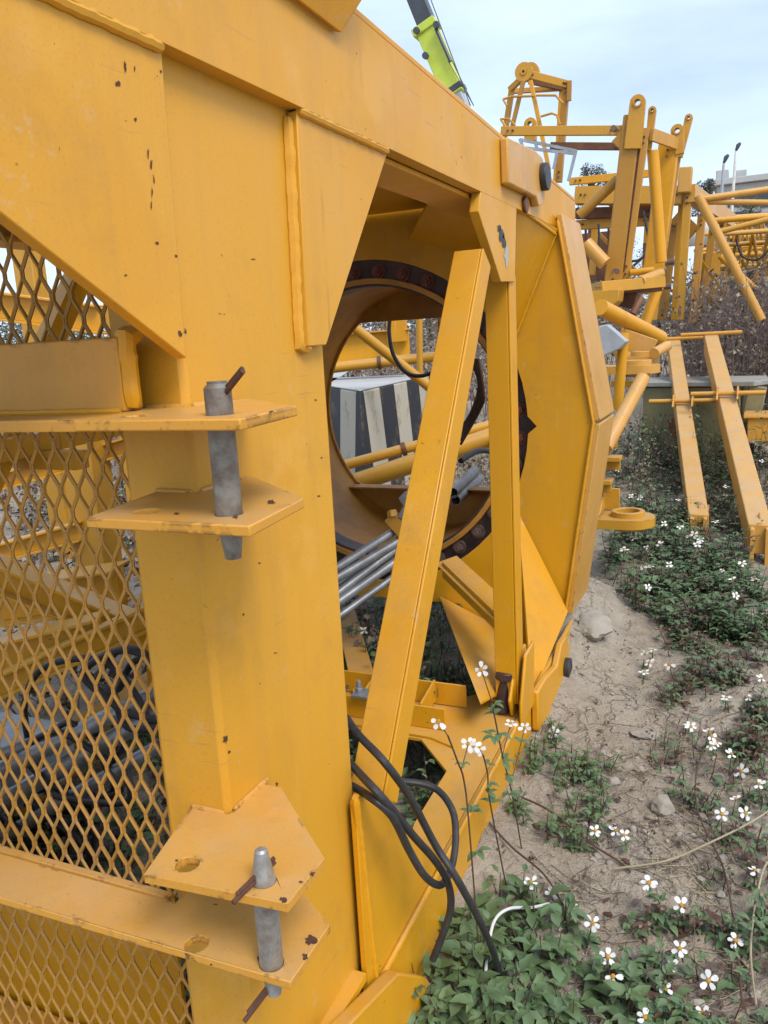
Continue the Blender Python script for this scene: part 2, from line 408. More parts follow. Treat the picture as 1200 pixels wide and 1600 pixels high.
# expanded metal panel behind the rails
def expanded(x0, x1, z0, z1, y, sw=.0375, lw=.076):
    mb = MB(); nx = int((x1 - x0) / sw); nzz = int((z1 - z0) / (lw / 2))
    for i in range(nx + 1):
        for s_ in (-1, 1):
            P = []
            for k in range(nzz + 1):
                a = (k % 2) ^ (0)
                xx = x0 + i * sw + s_ * (sw * .485 if a else .0022)
                P.append((xx, y, z0 + k * lw / 2))
            # each knuckle is a short flat run, then a slanted strand
            Q = []
            for k, (xx, yy, zz) in enumerate(P):
                Q += [(xx, yy, zz - lw * .085), (xx, yy, zz + lw * .085)]
            for p, q in zip(Q, Q[1:]):
                if q[0] > x1 + .002 or p[0] > x1 + .002: continue
                mb.bar(p, q, .0054, .0042, (.45 * s_, 1, 0))
    return mb
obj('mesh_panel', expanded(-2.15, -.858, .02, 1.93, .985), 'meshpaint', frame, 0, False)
obj('mesh_border', MB().box((-2.2, .975, .0), (-2.15, .995, 1.94)).box((-2.15, .97, 1.94), (-.84, .998, 1.97)), 'yellow', frame, .002)
obj('back_panel', MB().box((-2.2, 1.16, -.02), (-1.06, 1.17, .50)), 'yellow', frame)
for a_, b_ in ((.2, 2.28), (2.36, 3.19)): obj('deck_plate', MB().box((-2.28, a_, 2.10), (-.882, b_, 2.115)), 'yellow', frame, .002)
# overhanging block on top of the beam
obj('top_block', MB().prism([(F + .001, 1.255, 2.155), (F + .001, 1.475, 2.162), (-.655, 1.46, 2.19), (-.62, 1.45, 2.32), (-.62, 1.2, 2.32), (-.655, 1.22, 2.17)][0:0] or
    [(F + .001, 1.0, 2.155), (F + .001, 1.44, 2.140), (F + .10, 1.58, 2.36), (F + .10, 1.0, 2.36)], (.012, 0, -.004)), 'yellow', frame, .003)
# plate for the brace and post
mb = MB().px(X2([(752, 296), (808, 303), (805, 440), (783, 440), (748, 330)]), -.728, F - .0005)
gp = obj('gusset', mb, 'chalky', frame, .002)
def decal(parent, polys, m):
    me = parent.data; bm = bmesh.new(); bm.from_mesh(me); off = base_of(parent); me.materials.append(M[m]); idx = len(me.materials) - 1
    for pts, n in polys:
        f = bm.faces.new([bm.verts.new(V(p) - off) for p in pts]); f.normal_update()
        if f.normal @ V(n) < 0: f.normal_flip()
        f.material_index = idx
    bm.to_mesh(me); bm.free()
def flake(lst, x, parent, m, seed=1):
    rnd = random.Random(seed); P = []
    for (u, v, ru, rv) in lst:
        pts = []
        for i in range(14):
            a = 2 * pi * i / 14; k = rnd.uniform(.5, 1.3); p = atX(u + ru * k * cos(a), v + rv * k * sin(a), x); p.x = x + .0007; pts.append(p)
        P.append((pts, (1, 0, 0)))
    decal(parent, P, m)
def flakez(lst, z, parent, m, seed=1):
    rnd = random.Random(seed); P = []
    for (u, v, ru, rv) in lst:
        pts = []
        for i in range(16):
            a = 2 * pi * i / 16; k = rnd.uniform(.5, 1.2); p = atZ(u + ru * k * cos(a), v + rv * k * sin(a), z); p.z = z + .0007; pts.append(p)
        P.append((pts, (0, 0, 1)))
    decal(parent, P, m)
flakez([(443, 1406, 6, 5), (488, 1366, 5, 4), (470, 1378, 3, 2), (276, 1345, 3, 2)], .885, BR[.885], 'rust', 5)
flakez([(486, 1470, 10, 9), (477, 1495, 5, 6), (408, 1498, 7, 4), (330, 1508, 3, 2)], .755, BR[.755], 'rust', 6)
flakez([(424, 644, 5, 2)], 1.523, BR[1.523], 'rust', 7)
flakez([(424, 785, 7, 4), (368, 808, 5, 3), (276, 803, 4, 2)], 1.400, BR[1.4], 'rust', 8)
flake([(352, 1155, 4, 7), (358, 1175, 2, 3), (396, 405, 4, 1.2), (343, 490, 1.5, 1.2), (350, 491, 1, 1), (432, 1225, 2, 3), (412, 788, 2, 2), (498, 775, 3, 1.2), (493, 625, 2, 1.2), (502, 715, 2, 1.2), (430, 1020, 3, 1), (405, 880, 2, 1.5), (380, 960, 1.5, 2)], -.729, col_, 'rust', 9)
flake([(783, 366, 4, 12), (786, 378, 4, 10), (780, 357, 3, 5)], F, gp, 'black', 2)
flake([(791, 400, 4, 18)], F, gp, 'concrete', 3)
flake([(185, 131, 4.5, 6), (195, 104, 2, 8), (210, 108, 1.2, 4), (211, 187, 2.5, 3.5), (231, 240, 1.2, 10), (236, 258, 1.5, 9), (240, 280, 1.2, 8), (237, 300, 1.4, 9), (236, 320, 1, 8), (196, 189, 1, 1), (245, 380, 2.5, 2.5), (275, 400, 2.2, 2.2), (196, 430, 2.2, 2), (281, 521, 3.2, 5), (289, 518, 2.2, 5), (251, 112, 1.8, 2.6)], F - .009, gl, 'rust', 4)
# diagonal brace: an angle
p0, p1 = atX(752, 388, F), atX(596, 1250, F)
dv = (p1 - p0).normalized(); pe = V((0, -dv.z, dv.y)).normalized()
if pe.y < 0: pe = -pe
mb = MB().prism([p0, p0 + pe * .080, p1 + pe * .080, p1], (.007, 0, 0))
mb.prism([p0 + V((-.0005, 0, 0)), p0 + V((-.080, 0, 0)), p1 + V((-.080, 0, 0)), p1 + V((-.0005, 0, 0))], pe * .007)
obj('diagonal_brace', mb, 'yellow', frame, .0025)
# upright post: an angle
mb = MB().box((-.790, 2.600, .33), (-.7165, 2.608, 1.78)).box((-.716, 2.600, .33), (-.708, 2.675, 1.78)); obj('post', mb, 'yellow', frame, .0025)
# lug block with pin head on the beam
mb = MB().px([(2.49, 2.03), (2.83, 2.035), (2.86, 2.01), (2.95, 2.03), (2.97, 2.14), (2.93, 2.175), (2.84, 2.18), (2.49, 2.158)], F + .0005, -.674)
lug = obj('lug_block', mb, 'faded', frame, .006)
obj('pin_head', MB().disc((-.674, 2.915, 2.11), (1, 0, 0), .045, .022), 'black', lug, .004)
obj('pin_collar', MB().disc((-.7, 2.76, 2.005), (1, 0, 0), .026, .012), 'primer', lug, .003)
# beam end gusset between beam and ring plate (sloping)
def tri(name, pts, th, m='yellow'):
    a, b, c = V(pts[0]), V(pts[1]), V(pts[2]); n = (b - a).cross(c - a).normalized()
    return obj(name, MB().prism(pts, n * th), m, frame, .002)
RY = 3.20
tri('corner_gusset', [atX(808, 318, F - .02), atY(872, 358, RY - .012), atY(802, 530, RY - .012)], .012)
tri('corner_gusset', [atY(810, 800, RY - .012), atY(888, 955, RY - .012), atX(832, 1090, F - .03)], .012)
obj('sloping_gusset', MB().prism([atY(697, 268, 2.46), atY(751, 291, 2.46), atY(775, 405, RY - .01), atY(638, 374, RY - .01)], V((0, .004, .014))), 'yellow', frame, .002)
obj('sloping_gusset', MB().prism([atY(686, 930, RY - .01), atY(790, 985, RY - .01), atX(792, 1075, -.79), atX(750, 1098, -.79)], V((0, .008, -.012))), 'yellow', frame, .002)
# ring plate with notch in its round opening
RC = (-1.5, 1.24)
hole = circ(RC, .69, 64, .05, 2 * pi - .05, False) + [(-.775, 1.235)]
outl = [(-.69, 2.01), (-.547, 1.249), (-.66, .478), (-.82, .25), (-1.0, .25), (-1.12, .47), (-1.9, .47), (-2.1, .25), (-2.34, .478), (-2.45, 1.249), (-2.31, 2.01), (-2.2, 2.15), (-.75, 2.15)]
obj('ring_plate', MB().py(outl, RY, RY + .014, [hole]), 'yellow', frame, .002)
# rim plates along the bulging side
def rim(a, b, name='rim_plate'):
    d = V((b[0] - a[0], 0, b[1] - a[1])).normalized(); n = V((d.z, 0, -d.x))
    if n.x < 0: n = -n
    if a[0] < -1.5: n = -n
    return obj(name, MB().prism([(a[0], RY - .006, a[1]), (b[0], RY - .006, b[1]), (b[0], 3.55, b[1]), (a[0], 3.55, a[1])], n * .022), 'faded', frame, .003)
rim((-.689, 2.02), (-.550, 1.252)); rim((-.550, 1.246), (-.662, .47))
rim((-2.31, 2.01), (-2.45, 1.252)); rim((-2.45, 1.246), (-2.34, .47))
bead('weld_bead', [(-.682, RY - .01, 2.0), (-.553, RY - .01, 1.249), (-.664, RY - .01, .48)], .006, frame)
bead('weld_bead', [atX(808, 322, F - .018), atY(868, 366, RY - .016), atY(804, 528, RY - .016)], .006, frame)
# slewing ring with bolts, sleeve and back plate
ring = obj('slewing_ring', MB().pipe((RC[0], RY + .05, RC[1]), (RC[0], RY + .15, RC[1]), .74, .155, 72), 'ring', frame, .003)
obj('inner_race', MB().pipe((RC[0], RY + .03, RC[1]), (RC[0], RY + .12, RC[1]), .617, .022, 72), 'yellowshade', ring, .002)
for k in range(36):
    a = 2 * pi * (k + .5) / 36; c = (RC[0] + .645 * cos(a), RY + .05, RC[1] + .645 * sin(a))
    b_ = MB().tube([c, (c[0], c[1] - .006, c[2])], .031, 20).tube([(c[0], c[1] - .006, c[2]), (c[0], c[1] - .028, c[2])], .022, 6).tube([(c[0], c[1] - .028, c[2]), (c[0], c[1] - .040, c[2])], .012, 10)
    obj('bolt', b_, 'bolt' if sin(a) < -.25 else 'boltred', ring, .001)
obj('sleeve', MB().pipe((RC[0], RY + .15, RC[1]), (RC[0], 3.95, RC[1]), .618, .012, 72), 'yellowshade', frame)
ch = [(x, max(RC[1] - .40, min(RC[1] + .455, z))) for x, z in circ(RC, .592, 72)]
obj('sleeve_plate', MB().py(circ(RC, .64, 64), 3.95, 3.965, [ch]), 'yellowshade', frame, .002)
obj('cross_tie', MB().bar((RC[0] - .5, 3.9, RC[1] - .40), (RC[0] + .5, 3.9, RC[1] - .40), .09, .008), 'yellowshade', frame)
# bottom beam
cht = [(1.325, .232), (3.55, .335)]
mb = MB().px(cht + [(3.5, .25), (3.20, .12), (2.56, .10), (2.18, .06), (1.70, -.03), (1.325, -.06)], -.716, F + .004)
obj('bottom_beam', mb, 'yellow', frame, .007)
def zc(y): return .232 + (y - 1.325) * .0463
def flo(poly, th=.012, holes=()):
    return MB().prism([(x, y, zc(y) - .004) for x, y in poly], (0, 0, -th), [[(x, y, zc(y) - .004) for x, y in h] for h in holes])
obj('floor_plate', flo([(-.7165, 1.33), (-.7165, 3.19), (-.93, 3.19), (-.90, 2.72), (-1.0, 2.62), (-2.2, 2.62), (-2.2, 2.38), (-.985, 2.36), (-.835, 2.20), (-.835, 1.9), (-.82, 1.33)]), 'yellow', frame, .002)
obj('bottom_stiffener', MB().box((-.835, 1.33, -.04), (-.823, 2.1, .2)), 'yellow', frame)
# lower gusset column to chord
mb = MB().px([(1.3262, .69), (1.345, .70), (1.80, .262), (1.372, .236), (1.3262, .236)], -.716, F - .002); obj('gusset', mb, 'yellow', frame, .004)
bead('weld_bead', [(F - .004, 1.330, .70), (F - .004, 1.365, .24)], .009, frame)
bead('weld_bead', [(F + .004, 1.38, .238), (F + .004, 2.5, .288)], .007, frame)
# foot lug low at the column
mb = MB().px([(1.05, .30), (1.12, .34), (1.40, .245), (1.55, .11), (1.66, -.06), (1.62, -.16), (1.0, -.16)], F + .005, F + .04); obj('foot_lug', mb, 'yellow', frame, .006)
mb = MB().box((-.825, 1.0, .28), (-.70, 1.32, .30)); obj('bottom_stiffener', mb, 'yellow', frame, .002)
obj('floor_doubler', MB().prism([(x_, y_, zc(y_) - .0035) for x_, y_ in ((-1.25, 2.395), (-.90, 2.395), (-.86, 2.33), (-.95, 2.365), (-1.25, 2.37))], (0, 0, .009)), 'yellow', frame, .002)
obj('floor_doubler', MB().prism([(-.80 + .085 * cos(2 * pi * k / 24), 2.80 + .15 * sin(2 * pi * k / 24), zc(2.8) - .001) for k in range(24)], (0, 0, .012)), 'yellow', frame, .002)
obj('floor_bracket', MB().prism([(-1.02, 2.45, .30), (-1.02, 2.59, .31), (-1.02, 2.59, .39), (-1.02, 2.45, .36)], (.008, 0, 0)), 'yellow', frame, .002)
obj('floor_bracket', MB().prism([(-1.25, 2.45, .30), (-1.25, 2.59, .31), (-1.25, 2.59, .39), (-1.25, 2.45, .36)], (.008, 0, 0)), 'yellow', frame, .002)
# channel across the floor
mb = MB().prism([(-2.2, 2.43, .28), (-.96, 2.43, .28), (-.92, 2.43, .285), (-.92, 2.43, .36), (-2.2, 2.43, .36)], (0, .008, 0)).prism([(-2.2, 2.60, .29), (-.90, 2.60, .29), (-.90, 2.60, .375), (-2.2, 2.60, .375)], (0, .008, 0)); obj('floor_channel', mb, 'yellow', frame, .002)
# lugs at the far bottom corner
mb = MB().px(X2([(812, 1120), (808, 1098), (818, 1028), (832, 1006), (835, 1062), (826, 1122)]), -.735, -.722); mb.px([(2.55, .28), (2.55, .36), (2.62, .51), (2.74, .52), (2.72, .33), (2.8, .285)], -.694, -.682)
mb.px([(2.72, .18), (2.72, .33), (2.85, .33), (3.05, .30), (3.13, .36), (3.22, .36), (3.29, .30), (3.24, .15), (3.1, .09), (2.8, .12)], F + .006, -.668)
lug = obj('corner_lug', mb, 'yellow', frame, .006)
obj('pin_head', MB().disc((-.668, 3.19, .235), (1, 0, 0), .043, .022), 'black', lug, .004)
pz = atX(790, 1068, -.76)
obj('corner_pin', MB().tube([pz + V((-.01, -.02, -.10)), pz + V((0, 0, .02))], .026, 16).tube([pz + V((0, 0, .02)), pz + V((.002, 0, .05))], .038, 16), 'ring', lug, .004)
# short channel braces behind the post
q0, q1 = atY(697, 875, 3.1), atY(792, 965, 2.75)
mb = MB().bar(q0, q1, .10, .008, (.3, -.55, .8)).bar(q0 + V((.0, -.04, -.03)), q1 + V((.0, -.04, -.03)), .008, .075, (.2, -.3, .8)); obj('corner_brace', mb, 'yellow', frame, .002)
mb = MB().bar((-1.87, 3.55, .27), (-1.30, 2.60, .30), .10, .012).bar((-1.90, 3.53, .25), (-1.33, 2.58, .28), .012, .05); obj('floor_brace', mb, 'yellow', frame, .002)
# grey clip on the floor channel
c = atY(575, 1085, 2.44)
obj('clip', MB().box((c.x - .05, 2.40, c.z), (c.x + .04, 2.47, c.z + .008)).tube([(c.x - .035, 2.44, c.z - .06), (c.x - .035, 2.44, c.z + .05)], .008, 8).tube([(c.x - .035, 2.44, c.z + .008), (c.x - .035, 2.44, c.z + .024)], .016, 6), 'galv', frame, .001)
# far side of the frame (seen through mesh and ring)
FX = -2.3
mb = MB().box((FX, .95, 0), (FX + .12, 1.33, 2.0)); obj('column', mb, 'yellow', frame, .004)
mb = MB().px([(.2, 1.985), (3.62, 1.985), (3.62, 2.118), (.2, 2.245)], FX, FX + .02); mb.box((FX, .2, 1.968), (FX + .15, 3.6, 1.982)); obj('top_beam', mb, 'yellow', frame, .003)
obj('bottom_beam', MB().px([(.9, .22), (3.5, .32), (3.5, .12), (2.5, .08), (.9, -.06)], FX, FX + .02).prism([(FX, .9, .215), (FX + .14, .9, .215), (FX + .14, 3.5, .325), (FX, 3.5, .325)], (0, 0, -.012)), 'yellow', frame, .003)
mb = MB().bar((FX + .03, 2.45, 1.95), (FX + .03, 1.4, .6), .08, .06, (1, 0, 0)); obj('diagonal_brace', mb, 'yellow', frame, .002)
obj('post', MB().box((FX, 2.6, .3), (FX + .08, 2.68, 1.98)), 'yellow', frame, .002)
obj('cross_beam', MB().box((-2.28, .95, 2.0), (-.83, 1.05, 2.2)), 'yellow', frame, .003)
obj('cross_beam', MB().box((-2.28, 1.05, .0), (-.83, 1.15, .10)), 'yellow', frame, .003)
obj('cross_beam', MB().box((-2.28, 2.0, 1.24), (-2.0, 2.06, 1.30)).bar((-2.2, 1.34, 1.30), (-2.2, 3.1, 1.36), .06, .07), 'yellow', frame, .003)

# ------------------------------------------------------------------ loose pins in the brackets
def pin(zt, zb, label, x=-.588, y=.828, lean=(0, 0), cot=None, taper=.008, mats=('pin', 'pin')):
    lx, ly = lean
    rt = thing('locking_pin', label, 'pin', (x, y, zb), 'locking pins in the column brackets')
    def P(z): t = (z - zb) / (zt - zb); return V((x + lx * (t - .5), y + ly * (t - .5), z))
    obj('shaft', MB().tube([P(zb), P(zb + .045), P(zb + .047), P(zt - taper), P(zt - .003), P(zt)], .0165, 24, True, [.010, .0162, .0168, .0168, .0120 if taper < .04 else .009, .0125 if taper < .04 else .006]), mats[0], rt)
    for (z, a, l, dz) in cot or []:
        c = P(z); d = V((cos(a), sin(a), dz)).normalized()
        obj('cotter', MB().tube([c - d * .022, c + d * l], .0035, 8).tube([c - d * .022 + V((0, 0, .006)), c + d * (l * .92) + V((0, .004, .006))], .003, 8), 'rust', rt)
    return rt
pin(1.563, 1.343, 'stained grey pin standing through the upper pair of bracket plates, bent cotter on top', cot=[(1.538, -.25, .060, .75)], mats=('pinold', 'pin'))
pin(.934, .706, 'grey cone-topped pin through the lower bracket plate and strap, cotters above and below', cot=[(.897, -1.9, .055, -.28), (.722, -2.1, .06, -.7)], taper=.05)

# ------------------------------------------------------------------ cables and cord at the frame
def cable(name, pts, r, m, label, cat, group=None):
    o = obj(name, MB().tube(smoothline(pts, 10), r, 10), m); return tagp(o, label, cat, group)
def K(u, v, x=-.63): return atX(u, v, x)
cable('black_cable', [K(540, 1120, -.80), K(562, 1150, -.74), K(600, 1190, -.66), K(640, 1245, -.63), K(680, 1320, -.60), K(715, 1375, -.55), K(755, 1450, -.52), K(775, 1500, -.52), K(783, 1540, -.52), K(784, 1562, -.53)], .0085, 'black', 'black cable looping out of the frame down to the leaves, its end hanging free', 'cable', 'black cables over the bottom beam')
cable('black_cable', [K(545, 1190, -.80), K(565, 1212, -.70), K(600, 1250, -.64), K(645, 1305, -.62), K(680, 1345, -.60), K(700, 1380, -.58), K(704, 1420, -.58), K(690, 1465, -.60), K(676, 1500, -.62)], .0085, 'black', 'black cable hanging over the bottom beam edge and ending behind the leaves', 'cable', 'black cables over the bottom beam')
cable('black_cable', [K(545, 1225, -.80), K(575, 1243, -.68), K(612, 1275, -.63), K(640, 1330, -.62), K(665, 1370, -.60), K(690, 1382, -.60), K(707, 1350, -.60), K(712, 1300, -.61), K(705, 1262, -.63), K(680, 1232, -.68), K(640, 1222, -.74), K(590, 1222, -.80), K(550, 1226, -.84)], .0085, 'black', 'black cable doubled back in a loop over the bottom beam', 'cable', 'black cables over the bottom beam')
cable('plastic_string', [ground(758, 1530, .05), ground(762, 1490, .07), ground(772, 1440, .09), ground(795, 1420, .09), ground(830, 1418, .06), ground(858, 1412, .04)], .004, 'cord', 'thin white cord lying bent over the leaves at the frame', 'cord')
# hose in the ring
cable('black_hose', [atY(610, 490, 4.1), atY(608, 520, 4.1), atY(615, 555, 4.1), atY(635, 582, 4.1), atY(660, 587, 4.1), atY(690, 575, 4.1), atY(720, 560, 4.1)], .011, 'black', 'thin black hose hanging in a curve inside the ring', 'hose')

# galvanised tubes lying through the lower ring
tg = 'grey tubes lying in the frame under the ring'
def tube_thing(p, q, r, label, group, m='galv', name='steel_tube'):
    return tagp(obj(name, MB().pipe(p, q, r, r * .16, 16), m), label, 'tube', group)
for (a, b, r, lab) in (((505, 900), (622, 826), .017, 'grey tube topmost of the bundle under the ring'), ((505, 915), (636, 838), .019, 'grey tube second from the top in the bundle under the ring'),
                       ((512, 938), (632, 848), .016, 'grey tube third from the top in the bundle under the ring'), ((515, 950), (640, 862), .019, 'grey tube fourth from the top in the bundle under the ring'),
                       ((500, 925), (610, 870), .013, 'thin grey tube crossing inside the bundle under the ring'), ((522, 968), (648, 878), .015, 'grey tube lowest of the bundle under the ring')):
    tube_thing(atY(a[0], a[1], 2.75), atY(b[0], b[1], 3.1), r, lab, tg)
q = atY(628, 825, 3.06)
o = thing('tube_clamp', 'yellow clamp with grey jaw gripping the tubes under the ring', 'clamp', q)
obj('clamp_body', MB().bar(q + V((-.05, 0, .05)), q + V((.06, 0, -.07)), .06, .035, (0, 1, 0)).bar(q + V((-.05, 0, .055)), q + V((-.02, -.03, .07)), .03, .03), 'chipped', o, .004)
obj('jaw', MB().py([(q.x - .01, q.z + .05), (q.x + .02, q.z + .10), (q.x + .0, q.z + .13), (q.x + .03, q.z + .16), (q.x + .035, q.z + .12), (q.x + .06, q.z + .11), (q.x + .1, q.z + .12), (q.x + .09, q.z + .03)], q.y - .02, q.y + .01), 'galv', o, .002)

# ------------------------------------------------------------------ things inside the frame behind the mesh
ig = 'grey tubes piled behind the mesh'
for (a, b, r, lab) in (((-60, 1235), (260, 1075), .026, 'long grey tube uppermost in the pile behind the mesh'), ((-60, 1290), (270, 1100), .028, 'long grey tube second in the pile behind the mesh'),
                       ((-40, 1190), (150, 1130), .02, 'short thin grey tube lying high in the pile behind the mesh'), ((-60, 1345), (250, 1165), .022, 'thin grey tube low in the pile behind the mesh')):
    tube_thing(atY(*a, 1.5), atY(*b, 1.8), r, lab, ig)
p = atY(20, 1180, 1.75)
tagp(obj('grey_box', MB().box((p.x - .35, p.y - .15, p.z - .12), (p.x + .12, p.y + .15, p.z + .06)), 'grey', bevel=.008), 'pale grey metal box behind the mesh, left of the tubes', 'box')
rr = random.Random(3)
for i, lab in enumerate(('black cable in a wide loop behind the mesh above the tubes', 'black cable coiled behind the mesh among the grey tubes', 'black cable running low behind the mesh below the tubes', 'black cable tangled at the right end behind the mesh', 'black cable bunched behind the lower mesh', 'black cable curling behind the mesh at its lower left')):
    cs = [((40, 1030), (60, 960), (110, 1020), (220, 1060)), None, None, None, None, None][i]
    if i == 0: pts = [atY(*q_, 1.7) for q_ in ((45, 1160), (38, 1100), (60, 1050), (110, 1030), (165, 1035), (205, 1075), (235, 1130))]
    else:
        cx, cy = ((120, 1200), (90, 1290), (225, 1080), (215, 1500), (60, 1310))[i - 1]
        pts = []
        for k in range(22):
            a = k * .9; rad = 55 + 25 * sin(k * 1.7)
            pts.append(atY(cx + rad * 1.5 * cos(a) + rr.uniform(-12, 12), cy + rad * .8 * sin(a) + rr.uniform(-10, 10), 1.55 + .012 * k + rr.uniform(-.04, .04)))
    cable('black_cable', pts, .011 if i != 1 else .010, 'black', lab, 'cable', 'black cables behind the mesh')

def arm(name, a, b, y0, y1, w, h, label, m='yellow', hole=True, group=None):
    p, q = atY(*a, y0), atY(*b, y1)
    o = thing(name, label, 'crane part', (p + q) / 2, group)
    obj('web', MB().bar(p, q, w * .25, h), m, o, .004)
    obj('flange', MB().bar(p + V((0, 0, h / 2 + .006)), q + V((0, 0, h / 2 + .006)), w, .012), m, o, .002)
    obj('flange', MB().bar(p - V((0, 0, h / 2 + .006)), q - V((0, 0, h / 2 + .006)), w, .012), m, o, .002)
    return o
# yellow members beyond the mesh
arm('steel_beam', (-60, 770), (215, 692), 3.1, 3.4, .12, .07, 'upper yellow beam beyond the mesh, level with the brackets', group='yellow beams beyond the mesh')
arm('steel_beam', (-60, 880), (130, 828), 3.0, 3.2, .12, .08, 'lower yellow beam beyond the mesh, slanting down to the left', group='yellow beams beyond the mesh')
arm('steel_beam', (-20, 890), (250, 1000), 2.2, 2.5, .14, .10, 'yellow beam lying diagonally behind the mesh above the cable loop', group='yellow beams beyond the mesh')
arm('steel_beam', (-40, 1090), (240, 960), 1.95, 2.2, .10, .07, 'yellow beam behind the mesh, crossing the cable loop', group='yellow beams beyond the mesh')
arm('steel_beam', (-60, 950), (190, 915), 2.5, 2.7, .2, .16, 'deep yellow beam beyond the mesh, just above the diagonal one', group='yellow beams beyond the mesh')
arm('steel_beam', (-60, 1040), (160, 985), 2.05, 2.2, .14, .10, 'yellow beam behind the mesh inside the cable loop', group='yellow beams beyond the mesh')
arm('steel_beam', (-60, 470), (160, 500), 3.6, 3.8, .14, .14, 'yellow beam seen through the upper corner of mesh', group='yellow beams beyond the mesh')
for (u, w, y0, v0, v1, lab) in ((108, 62, 3.2, 640, 1010, 'broad yellow upright post beyond the mesh'), (30, 40, 4.2, 380, 900, 'narrow yellow upright post beyond the mesh, at the left'), (165, 34, 4.4, 400, 840, 'thin yellow upright post beyond the mesh, beside the column')):
    p, q = atY(u, v0, y0), atY(u + (v1 - v0) * .11, v1, y0); wm = w * pxm(p)
    o = thing('steel_post', lab, 'crane part', q, 'yellow posts beyond the mesh')
    obj('post', MB().box((p.x - wm / 2, y0, q.z), (p.x + wm / 2, y0 + wm * .7, p.z)), 'bgyellow', o, .005)
    obj('base_plate', MB().box((p.x - wm * .8, y0 - .02, q.z - .02), (p.x + wm * .8, y0 + wm, q.z)), 'bgyellow', o, .003)

# ------------------------------------------------------------------ striped block and tubes seen through the ring
a = atY(562, 612, 4.9); b = atZ(690, 583, a.z); zt = a.z; zb = gbase(a.x, a.y) - .05
ux = (V((b.x, b.y, 0)) - V((a.x, a.y, 0))).normalized(); uy = V((-ux.y, ux.x, 0))
c = atZ(511, 604, a.z) - a; cx_, cy_ = c @ ux, c @ uy
e = atZ(545, 581, a.z) - a; ex_, ey_ = e @ ux, e @ uy
top_ = [(0, 0), (2.0, 0), (2.0, ey_), (ex_, ey_), (cx_, cy_)]
blk = thing('counterweight', 'concrete counterweight block painted in black and white stripes, seen through the ring', 'counterweight', (a.x, a.y, zb))
mb = MB().prism([(*p_, 0) for p_ in top_], (0, 0, zt - zb))
bmesh.ops.translate(mb.b, verts=mb.b.verts, vec=blk.location)
bd = obj('body', mb, 'stripes', blk, .012); blk.rotation_euler = (0, 0, math.atan2(ux.y, ux.x))
mb = MB().pz(top_, zt - zb + .001, zt - zb + .010)
bmesh.ops.translate(mb.b, verts=mb.b.verts, vec=blk.location); obj('cover', mb, 'concrete', blk, .003)

def chord(a, b, y0, y1, rpx, label, group=None, name='steel_tube', m='bgyellow', cat='tube', clamps=()):
    p, q = atY(*a, y0), atY(*b, y1); r = rpx * pxm((p + q) / 2)
    if not clamps: return tagp(obj(name, MB().pipe(p, q, r, r * .2, 16), m), label, cat, group)
    o = thing(name, label, cat, (p + q) / 2, group)
    obj('tube', MB().pipe(p, q, r, r * .2, 16), m, o)
    for t in clamps: obj('clamp', MB().tube([p.lerp(q, t - .012), p.lerp(q, t + .012)], r * 1.35, 16), 'primer', o)
    return o
rg = 'yellow tubes beyond the ring'
chord((535, 728), (800, 655), 4.4, 4.9, 8, 'thin yellow tube crossing low in the ring in front of the striped block, with clamp', rg, clamps=(.36,))
chord((545, 758), (800, 672), 4.35, 4.85, 15, 'thick yellow tube lowest across the ring', rg)
chord((545, 505), (700, 628), 4.3, 4.6, 8, 'yellow tube slanting down to the right inside the ring', rg)
chord((500, 577), (720, 553), 4.8, 5.2, 8, 'rusty yellow tube lying level above the striped block', rg, clamps=(.42,))
chord((655, 490), (656, 585), 4.7, 4.7, 5, 'short yellow upright tube in the ring', rg)
chord((500, 484), (730, 490), 4.9, 5.0, 8, 'yellow tube level at the top of the ring opening', rg)
chord((686, 480), (690, 575), 4.15, 4.15, 3, 'thin brown rod hanging on the right in the ring', rg, m='primer')
chord((697, 480), (700, 540), 4.2, 4.2, 3, 'thin brown rod hanging beside another on the right in the ring', rg, m='primer')
chord((755, 670), (790, 705), 4.9, 4.6, 8, 'short yellow tube between brace and post', rg)
o = arm('steel_beam', (480, 552), (640, 540), 6.3, 6.6, .2, .26, 'wide bright yellow beam behind the ring above the striped block')
obj('bracket', MB().box(tuple(atY(605, 535, 6.3)), tuple(atY(636, 500, 6.55))), 'yellow', o, .005)
for (a, b, lab) in (((708, 770), (742, 735), 'grey tube end low in the ring, right of the brace'), ((712, 782), (750, 748), 'grey tube end lowest right of the brace')):
    tube_thing(atY(*a, 3.7), atY(*b, 4.2), .026, lab, 'grey tube ends right of the brace')
cable('black_hose', [atY(720, 720, 4.1), atY(745, 705, 4.3), atY(765, 705, 4.4), atY(790, 712, 4.4)], .016, 'black', 'thick black hose lying on the ground between brace and post', 'hose')
for k in range(5):
    cable('black_hose', [atY(735 + 3 * k, 560, 4.2), atY(748 + 2 * k, 600 + 4 * k, 4.25), atY(738 + 3 * k, 640, 4.3), atY(720, 670 + 6 * k, 4.4)], .008, 'black' if k % 2 else 'rust', 'thin hose in the bunch hanging between brace and post', 'hose', 'bunch of hoses between brace and post')

